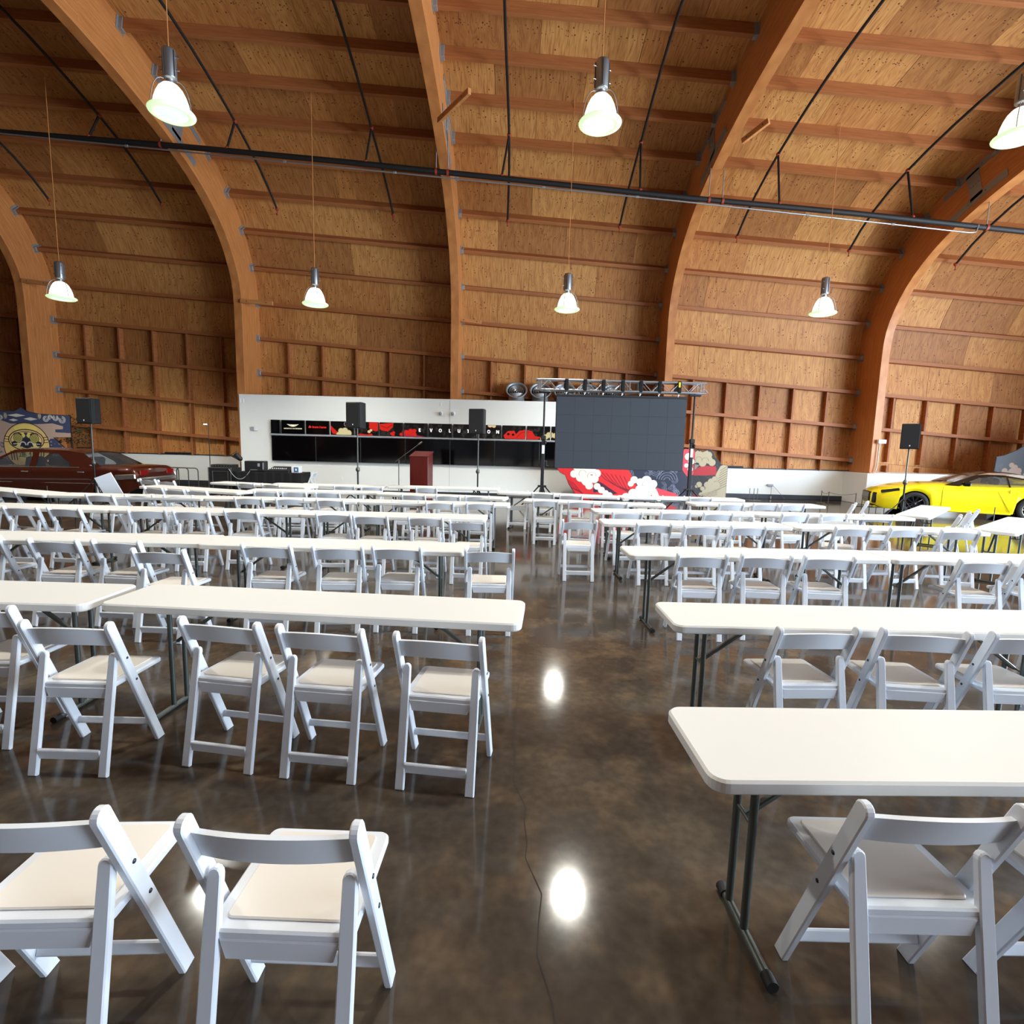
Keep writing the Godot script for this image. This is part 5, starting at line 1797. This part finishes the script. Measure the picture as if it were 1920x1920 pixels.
# d: L, top, belt, half, sill, wheels [x, x], arch, wheel radius
func car_body(o: Node3D, d: Dictionary, paint: Material) -> void:
	var n := 96
	var rows := []
	for k in n + 1:
		var x: float = d.L * k / n
		var hw := cv(d.half, x)
		var bot := cv(d.sill, x)
		for w in d.wheels:
			var q: float = d.arch * d.arch - pow(x - w, 2)
			if q > 0.0: bot = maxf(bot, d.rad + sqrt(q) - 0.01)
		var belt := cv(d.belt, x)
		var top := maxf(cv(d.top, x), belt + 0.01)
		var mid := lerpf(bot, belt, 0.45)
		bot = minf(bot, belt - 0.1)
		var row := [Vector3(x, bot, hw * 0.955), Vector3(x, bot + 0.03, hw * 0.975), Vector3(x, maxf(mid, bot + 0.05), hw), Vector3(x, lerpf(mid, belt, 0.6), hw * 0.995), Vector3(x, belt - 0.03, hw * 0.97), Vector3(x, belt, hw * 0.93), Vector3(x, lerpf(belt, top, 0.6), hw * 0.8), Vector3(x, lerpf(belt, top, 0.92), hw * 0.45), Vector3(x, top, 0)]
		rows.append(row)
	var s := st(true)
	for sg in [1.0, -1.0]:
		var f := Vector3(1, 1, sg)
		for k in n:
			for e in 8:
				s.set_smooth_group(0 if e < 5 else 1)
				var nn := Vector3(0, 0.3, 1.0) if e < 4 else Vector3(0, 1, 0.5)
				quad(s, rows[k][e] * f, rows[k + 1][e] * f, rows[k + 1][e + 1] * f, rows[k][e + 1] * f, nn * f)
	s.set_smooth_group(-1)
	for e in [0, n]:
		for sg in [1.0, -1.0]:
			var f := Vector3(1, 1, sg)
			for j in 8:
				tri(s, Vector3(rows[e][0].x, rows[e][0].y, 0), rows[e][j] * f, rows[e][j + 1] * f, Vector3(-1 if e == 0 else 1, 0, 0))
	obj("body", s, paint, o)
	# dark underside and wheel wells
	s = st()
	cbox(s, Vector3(d.L - 0.5, 0.12, cv(d.half, d.L * 0.5) * 1.7), T(d.L * 0.5, 0.26, 0), 0.02)
	for w in d.wheels:
		for sg in [-1.0, 1.0]:
			lathe(s, [Vector2(d.arch - 0.012, 0.0), Vector2(d.arch - 0.012, 0.26), Vector2(0.0, 0.26)], 28, Transform3D(Basis(Vector3(1, 0, 0), Vector3(0, 0, -sg), Vector3(0, sg, 0)), Vector3(w, d.rad, sg * (cv(d.half, w) * 0.95))))
	obj("underside", s, M.car_black, o)

# side plane of the glasshouse: half width at height y
func gh(d: Dictionary, x: float, y: float) -> float:
	var q := clampf((y - cv(d.belt, x)) / maxf(0.05, cv(d.roof, x) - cv(d.belt, x)), 0, 1)
	return lerpf(cv(d.half, x) * 0.93, d.roof_half, q)

func side_poly(s: SurfaceTool, d: Dictionary, pts: Array, sg: float, out: float) -> void:
	var pv := PackedVector2Array()
	for q in pts: pv.append(Vector2(q[0], q[1]))
	var ids := Geometry2D.triangulate_polygon(pv)
	var v := []
	for q in pts: v.append(Vector3(q[0], q[1], sg * (gh(d, q[0], q[1]) + out)))
	for i in range(0, ids.size(), 3):
		tri(s, v[ids[i]], v[ids[i + 1]], v[ids[i + 2]], Vector3(0, 0.3, sg))

func glasshouse(o: Node3D, d: Dictionary, roof_mat: Material, windows: Array, pillars: Array, pillar_mat: Material) -> void:
	# roof skin
	var s := st(true)
	var n := 24
	for k in n:
		for j in 8:
			var r := []
			for e in [[k, j], [k + 1, j], [k + 1, j + 1], [k, j + 1]]:
				var x: float = lerpf(d.roof[0][0], d.roof[-1][0], float(e[0]) / n)
				var z: float = (float(e[1]) / 8 * 2 - 1)
				r.append(Vector3(x, cv(d.roof, x) + 0.045 * (1 - z * z) - 0.012, z * d.roof_half))
			quad(s, r[0], r[1], r[2], r[3], Vector3.UP)
	obj("roof", s, roof_mat, o)
	# windscreen and rear window
	for e in [d.screen, d.rear]:
		s = st(true)
		for k in 6:
			for j in 8:
				var r := []
				for q in [[k, j], [k + 1, j], [k + 1, j + 1], [k, j + 1]]:
					var f: float = float(q[0]) / 6
					var z: float = float(q[1]) / 8 * 2 - 1
					var x := lerpf(e[0][0], e[1][0], f)
					var y := lerpf(e[0][1], e[1][1], f) + 0.03 * sin(f * PI)
					var w := lerpf(cv(d.half, e[0][0]) * 0.86, d.roof_half, f)
					r.append(Vector3(x + (e[2] * 0.1) * z * z * (1 - f), y + 0.03 * (1 - z * z) * f, z * w))
				quad(s, r[0], r[1], r[2], r[3], Vector3(-e[2] * -1.0, 1, 0))
		obj("windscreen" if e == d.screen else "rear_window", s, M.car_glass, o)
	for sg in [-1.0, 1.0]:
		for w in windows:
			s = st()
			side_poly(s, d, w, sg, -0.012)
			obj("side_window", s, M.car_glass, o)
		for w in pillars:
			s = st()
			side_poly(s, d, w, sg, 0.0)
			obj("pillar", s, pillar_mat, o)

func wheel(o: Node3D, x: float, rad: float, z: float, sg: float, spokes: int, rim_mat: Material, white: bool) -> void:
	var t := Transform3D(Basis(Vector3(1, 0, 0), Vector3(0, 0, sg), Vector3(0, -sg, 0)), Vector3(x, rad, z))
	var s := st()
	lathe(s, [Vector2(rad * 0.66, -0.2), Vector2(rad * 0.95, -0.2), Vector2(rad, -0.17), Vector2(rad, -0.03), Vector2(rad * 0.95, 0.0), Vector2(rad * 0.7, 0.005), Vector2(rad * 0.66, -0.01)], 36, t)
	var w := obj("wheel", s, M.tyre, o)
	if white:
		s = st()
		lathe(s, [Vector2(rad * 0.9, 0.001), Vector2(rad * 0.9, 0.008), Vector2(rad * 0.7, 0.012), Vector2(rad * 0.7, 0.004)], 36, t)
		obj("whitewall", s, M.whitewall, w)
	s = st()
	lathe(s, [Vector2(rad * 0.68, -0.16), Vector2(rad * 0.69, 0.0), Vector2(rad * 0.64, 0.006), Vector2(rad * 0.61, -0.03), Vector2(rad * 0.6, -0.16)], 36, t)
	lathe(s, [Vector2(0.07, -0.1), Vector2(0.065, -0.015), Vector2(0.0, -0.012)], 16, t)
	for k in spokes:
		var a := TAU * k / spokes
		var d := Vector3(cos(a), 0, sin(a))
		cbox(s, Vector3(0.035, rad * 0.58, 0.03), t * along(d * 0.04 + Vector3(0, -0.03, 0), d * rad * 0.63 + Vector3(0, -0.015, 0), Vector3.UP), 0.008)
	obj("rim", s, rim_mat, w)
	s = st()
	lathe(s, [Vector2(0.0, -0.12), Vector2(rad * 0.62, -0.12)], 24, t)
	obj("brake", s, M.car_black, w)

func car_part(o: Node3D, called: String, size: Vector3, at: Vector3, m: Material, ch := 0.01, rz := 0.0, ry := 0.0) -> void:
	var s := st()
	cbox(s, size, T(at.x, at.y, at.z, ry, 0, rz), ch)
	obj(called, s, m, o)

func build_cars() -> void:
	# brown sedan, nose to the left, cut by the frame
	var o := thing("sedan", "dark copper brown vintage sedan with whitewall tyres cut by the left edge", "car", Vector3(-14.75, 0, -14.17))
	var d := {
		"L": 5.3, "wheels": [1.5, 4.55], "arch": 0.35, "rad": 0.315,
		"top": [[0, 0.62], [0.05, 0.7], [0.6, 0.76], [1.25, 0.83], [1.4, 0.86], [4.3, 0.94], [4.55, 0.945], [5.1, 0.93], [5.2, 0.9], [5.3, 0.76]],
		"belt": [[0, 0.6], [0.6, 0.72], [1.3, 0.8], [2.4, 0.84], [3.6, 0.86], [4.4, 0.88], [5.1, 0.88], [5.22, 0.84], [5.3, 0.7]],
		"half": [[0, 0.74], [0.3, 0.81], [1.2, 0.86], [4.2, 0.86], [5.0, 0.82], [5.3, 0.76]],
		"sill": [[0, 0.3], [0.4, 0.2], [1.0, 0.19], [4.9, 0.2], [5.3, 0.36]],
		"roof": [[2.12, 1.27], [2.4, 1.295], [3.0, 1.3], [3.5, 1.285], [3.85, 1.23]], "roof_half": 0.6,
		"screen": [[1.3, 0.83], [2.13, 1.26], 1.0], "rear": [[4.42, 0.93], [3.84, 1.22], -1.0],
	}
	car_body(o, d, M.sedan_paint)
	glasshouse(o, d, M.sedan_paint,
		[[[1.5, 0.83], [2.06, 1.17], [2.3, 1.215], [2.62, 1.22], [2.62, 0.85]], [[2.78, 0.85], [2.78, 1.22], [3.25, 1.2], [3.6, 0.98], [3.66, 0.87]]],
		[[[1.3, 0.81], [1.5, 0.83], [2.06, 1.17], [2.3, 1.215], [2.62, 1.22], [2.78, 1.22], [3.25, 1.2], [3.3, 1.28], [2.6, 1.3], [2.12, 1.27]], [[2.62, 0.85], [2.78, 0.85], [2.78, 1.22], [2.62, 1.22]], [[3.66, 0.87], [3.6, 0.98], [3.25, 1.2], [3.3, 1.28], [3.85, 1.23], [4.44, 0.9]]], M.sedan_paint)
	for w in d.wheels:
		for sg in [-1.0, 1.0]:
			wheel(o, w, 0.315, sg * 0.8, sg, 10, M.rim_bright, true)
	for sg in [-1.0, 1.0]:
		car_part(o, "belt_trim", Vector3(2.75, 0.014, 0.012), Vector3(2.5, 0.858, sg * 0.808), M.car_trim, 0.003, 0.012)
		car_part(o, "side_trim", Vector3(2.5, 0.02, 0.012), Vector3(3.0, 0.48, sg * 0.862), M.car_trim, 0.004)
		car_part(o, "door_handle", Vector3(0.17, 0.03, 0.03), Vector3(2.55, 0.745, sg * 0.862), M.car_trim, 0.008)
		car_part(o, "door_handle", Vector3(0.17, 0.03, 0.03), Vector3(3.95, 0.76, sg * 0.86), M.car_trim, 0.008)
		car_part(o, "rear_bumper", Vector3(0.5, 0.13, 0.04), Vector3(5.03, 0.66, sg * 0.825), M.car_trim, 0.02, 0.06, sg * 0.08)
		car_part(o, "tail_lamp", Vector3(0.03, 0.12, 0.3), Vector3(5.3, 0.76, sg * 0.52), M.tail_lamp, 0.01)
		car_part(o, "mirror", Vector3(0.12, 0.09, 0.14), Vector3(1.62, 0.9, sg * 0.92), M.sedan_paint, 0.03)
		car_part(o, "door_seam", Vector3(0.008, 0.55, 0.004), Vector3(2.72, 0.56, sg * 0.8615), M.car_black, 0.0)
		car_part(o, "lock_badge", Vector3(0.05, 0.035, 0.01), Vector3(4.15, 0.93, sg * 0.79), M.car_trim, 0.01)
		for x in [2.35, 3.4]:
			car_part(o, "seat", Vector3(0.16, 0.55, 0.5), Vector3(x, 0.83, sg * 0.34), M.seat_cloth, 0.05, -0.25)
	car_part(o, "bumper_bar", Vector3(0.08, 0.12, 1.56), Vector3(5.29, 0.58, 0), M.car_trim, 0.03)
	# yellow coupe, nose to the left, turned a little away
	o = thing("coupe", "bright yellow sports coupe with dark roof cut by the right edge", "car", Vector3(10.66, 0, -16.02), deg_to_rad(-23))
	d = {
		"L": 4.36, "wheels": [0.98, 3.52], "arch": 0.375, "rad": 0.335,
		"top": [[0, 0.56], [0.04, 0.64], [0.2, 0.74], [0.6, 0.85], [1.1, 0.92], [1.6, 0.95], [1.8, 0.96], [3.6, 0.98], [4.0, 0.96], [4.25, 0.92], [4.36, 0.84]],
		"belt": [[0, 0.54], [0.06, 0.6], [0.3, 0.7], [0.8, 0.83], [1.3, 0.88], [2.0, 0.87], [2.8, 0.87], [3.4, 0.9], [4.0, 0.9], [4.3, 0.82], [4.36, 0.74]],
		"half": [[0, 0.5], [0.08, 0.66], [0.3, 0.8], [0.9, 0.92], [1.6, 0.885], [2.4, 0.87], [3.0, 0.9], [3.5, 0.935], [4.1, 0.86], [4.36, 0.7]],
		"sill": [[0, 0.26], [0.3, 0.17], [1.0, 0.17], [2.4, 0.19], [3.4, 0.2], [4.0, 0.24], [4.36, 0.36]],
		"roof": [[2.35, 1.2], [2.6, 1.255], [2.9, 1.265], [3.3, 1.23], [3.7, 1.14], [3.95, 1.06]], "roof_half": 0.56,
		"screen": [[1.62, 0.945], [2.37, 1.21], 1.0], "rear": [[4.18, 0.955], [3.94, 1.06], -1.0],
	}
	car_body(o, d, M.coupe_paint)
	glasshouse(o, d, M.car_black,
		[[[1.95, 0.88], [2.42, 1.13], [2.68, 1.17], [2.98, 1.16], [3.0, 0.9]], [[3.04, 0.9], [3.02, 1.16], [3.35, 1.1], [3.68, 0.98], [3.55, 0.93]]],
		[[[1.62, 0.9], [1.95, 0.88], [2.42, 1.13], [2.68, 1.17], [3.02, 1.16], [3.35, 1.1], [3.4, 1.13], [2.95, 1.21], [2.6, 1.215], [2.36, 1.19]], [[3.0, 0.9], [3.04, 0.9], [3.02, 1.16], [2.98, 1.16]]], M.car_black)
	var s: SurfaceTool
	for sg in [-1.0, 1.0]:
		s = st()
		side_poly(s, d, [[2.36, 1.19], [2.6, 1.215], [2.95, 1.21], [3.4, 1.13], [3.75, 1.02], [3.95, 1.06], [3.7, 1.14], [3.3, 1.23], [2.9, 1.265], [2.6, 1.255]], sg, 0.004)
		obj("roof_strip", s, M.car_trim, o)
		s = st()
		side_poly(s, d, [[3.55, 0.9], [3.68, 0.98], [3.35, 1.1], [3.4, 1.13], [3.75, 1.02], [3.95, 1.05], [4.18, 0.95], [4.2, 0.88]], sg, 0.0)
		obj("rear_quarter", s, M.coupe_paint, o)
		for w in d.wheels:
			wheel(o, w, 0.335, sg * (cv(d.half, w) - 0.03), sg, 10, M.rim_dark if w < 2.0 else M.rim_bright, false)
		car_part(o, "head_lamp", Vector3(0.44, 0.085, 0.03), Vector3(0.4, 0.68, sg * 0.815), M.head_lamp, 0.014, 0.2, sg * -0.2)
		car_part(o, "mirror", Vector3(0.2, 0.12, 0.16), Vector3(2.06, 0.95, sg * 0.96), M.car_black, 0.04)
		car_part(o, "door_handle", Vector3(0.03, 0.1, 0.02), Vector3(3.02, 0.8, sg * 0.9), M.coupe_paint, 0.006)
		car_part(o, "door_seam", Vector3(0.006, 0.62, 0.004), Vector3(1.58, 0.55, sg * 0.886), M.car_black, 0.0)
		car_part(o, "door_seam", Vector3(0.006, 0.62, 0.004), Vector3(2.9, 0.52, sg * 0.899), M.car_black, 0.0, 0.5)
		car_part(o, "side_skirt", Vector3(1.7, 0.06, 0.05), Vector3(2.25, 0.2, sg * 0.86), M.coupe_paint, 0.015)
		car_part(o, "seat", Vector3(0.16, 0.62, 0.46), Vector3(2.75, 0.82, sg * 0.36), M.car_black, 0.06, -0.3)
	car_part(o, "grille", Vector3(0.08, 0.26, 0.9), Vector3(0.0, 0.47, 0), M.car_black, 0.02, -0.06)
	car_part(o, "front_lip", Vector3(0.3, 0.04, 1.3), Vector3(0.2, 0.19, 0), M.coupe_paint, 0.015)
	for sg in [-1.0, 1.0]:
		car_part(o, "grille_side", Vector3(0.05, 0.3, 0.14), Vector3(0.07, 0.45, sg * 0.63), M.car_black, 0.02, -0.1, sg * 0.7)

# ---------------------------------------------------------------- small things along the wall
func build_small_things() -> void:
	# chrome hoops left of the equipment
	var o := thing("hoop_rack", "rack of three overlapping chrome tube hoops against the low back wall", "rack", Vector3(-10.98, 0, -17.0))
	var s: SurfaceTool
	for k in 3:
		s = st()
		var x0 := -0.36 + 0.34 * k
		var pts := []
		pts.append(Vector3(x0, 0.05, 0.05 * k))
		for j in 7:
			var a := PI - PI / 2 * j / 6.0
			pts.append(Vector3(x0 + 0.1 + cos(a) * 0.1, 0.62 + sin(a) * 0.1, 0.05 * k))
		for j in 7:
			var a := PI / 2 - PI / 2 * j / 6.0
			pts.append(Vector3(x0 + 0.58 + cos(a) * 0.1, 0.62 + sin(a) * 0.1, 0.05 * k))
		pts.append(Vector3(x0 + 0.68, 0.05, 0.05 * k))
		tube(s, pts, 0.016, 8)
		obj("hoop", s, M.dull_metal, o)
	s = st()
	cbox(s, Vector3(1.5, 0.05, 0.5), T(0.3, 0.035, 0.05), 0.01)
	obj("base", s, M.black, o)
	# low barrier posts
	var posts := [[10.45, -18.0, "left of a pair joined by a cord near the coupe's nose"], [10.4, -17.5, "right of a pair joined by a cord near the coupe's nose"], [11.1, -17.2, "first of five posts gathered by the pier near the coupe"], [11.28, -17.15, "second of five posts gathered by the pier near the coupe"], [11.5, -17.1, "third of five posts gathered by the pier near the coupe"], [11.72, -17.1, "fourth of five posts gathered by the pier near the coupe"], [11.95, -17.05, "fifth of five posts gathered by the pier near the coupe"], [8.15, -18.3, "first of three posts right of the tan mural"], [8.3, -18.3, "second of three posts right of the tan mural"], [8.42, -18.3, "third of three posts right of the tan mural"], [12.32, -13.55, "standing alone in front of the coupe's door"], [-11.4, -13.0, "standing alone in front of the sedan's rear door"]]
	for q in posts:
		var b := thing("barrier_post", "low barrier post, " + q[2], "post", Vector3(q[0], 0, q[1]), 0.0, "low barrier posts")
		s = st(); tube(s, [Vector3(0, 0.01, 0), Vector3(0, 0.42, 0)], 0.011, 8); obj("rod", s, M.dull_metal, b)
		s = st(); lathe(s, [Vector2(0.13, 0.0), Vector2(0.13, 0.012), Vector2(0.02, 0.02)], 18); obj("base", s, M.dull_metal, b)
	s = st()
	var pts := []
	for k in 9:
		var q := k / 8.0
		pts.append(Vector3(lerpf(10.45, 10.4, q), 0.4 - 0.06 * sin(q * PI), lerpf(-18.0, -17.5, q)))
	for k in range(1, 9):
		var q := k / 8.0
		pts.append(Vector3(lerpf(10.4, 11.1, q), 0.4 - 0.06 * sin(q * PI), lerpf(-17.5, -17.2, q)))
	tube(s, pts, 0.006, 6)
	tag(obj("cordon", s, M.dull_metal), "thin cord strung between the low posts near the coupe's nose", "cord")
	# outlet with a drooping cord on the low wall
	o = thing("wall_outlet", "small grey outlet with two drooping wires on the low white wall", "outlet", Vector3(9.15, 0, -18.98))
	s = st(); cbox(s, Vector3(0.2, 0.07, 0.06), T(0, 0.5, 0.03), 0.01); cbox(s, Vector3(0.05, 0.09, 0.05), T(0.04, 0.06, 0.04), 0.01); obj("box", s, M.grey_plastic, o)
	s = st(); tube(s, [Vector3(0.04, 0.47, 0.05), Vector3(0.04, 0.1, 0.05)], 0.006, 6); tube(s, [Vector3(0.1, 0.48, 0.05), Vector3(0.26, 0.3, 0.1), Vector3(0.5, 0.02, 0.16)], 0.006, 6); obj("wire", s, M.dull_metal, o)
	# junction box and conduit on the arch by the coupe
	o = thing("junction_box", "small white box with a conduit on the foot of the arch behind the coupe", "box", Vector3(12.16, 0, -17.82))
	s = st(); cbox(s, Vector3(0.26, 0.13, 0.1), T(0, 2.1, 0.0), 0.01); obj("cover", s, M.white_plastic, o)
	s = st(); tube(s, [Vector3(-0.06, 2.05, -0.01), Vector3(-0.06, 1.3, -0.01), Vector3(-0.1, 1.1, -0.01)], 0.018, 8); obj("conduit", s, M.steel, o)
	# flat black covers on the low wall cap
	for q in [[7.7, "right of the tan mural"], [-11.9, "above the sedan's boot"]]:
		s = st(); cbox(s, Vector3(0.9, 0.05, 0.2), T(q[0], 1.12, -19.05), 0.01)
		tag(obj("wall_light", s, M.black), "flat black fitting on the cap of the low wall " + q[1], "fitting", "black fittings on the low wall")
	# dark box under the doll board
	s = st(); cbox(s, Vector3(0.3, 0.24, 0.3), T(-14.35, 1.15, -17.9), 0.02)
	var bx := thing("black_case", "black case on a post beside the gold doll mural's lower point", "case")
	obj("shell", s, M.black, bx)
	s = st(); tube(s, [Vector3(-14.35, 0.0, -17.9), Vector3(-14.35, 1.05, -17.9)], 0.03, 8); obj("post", s, M.black, bx)
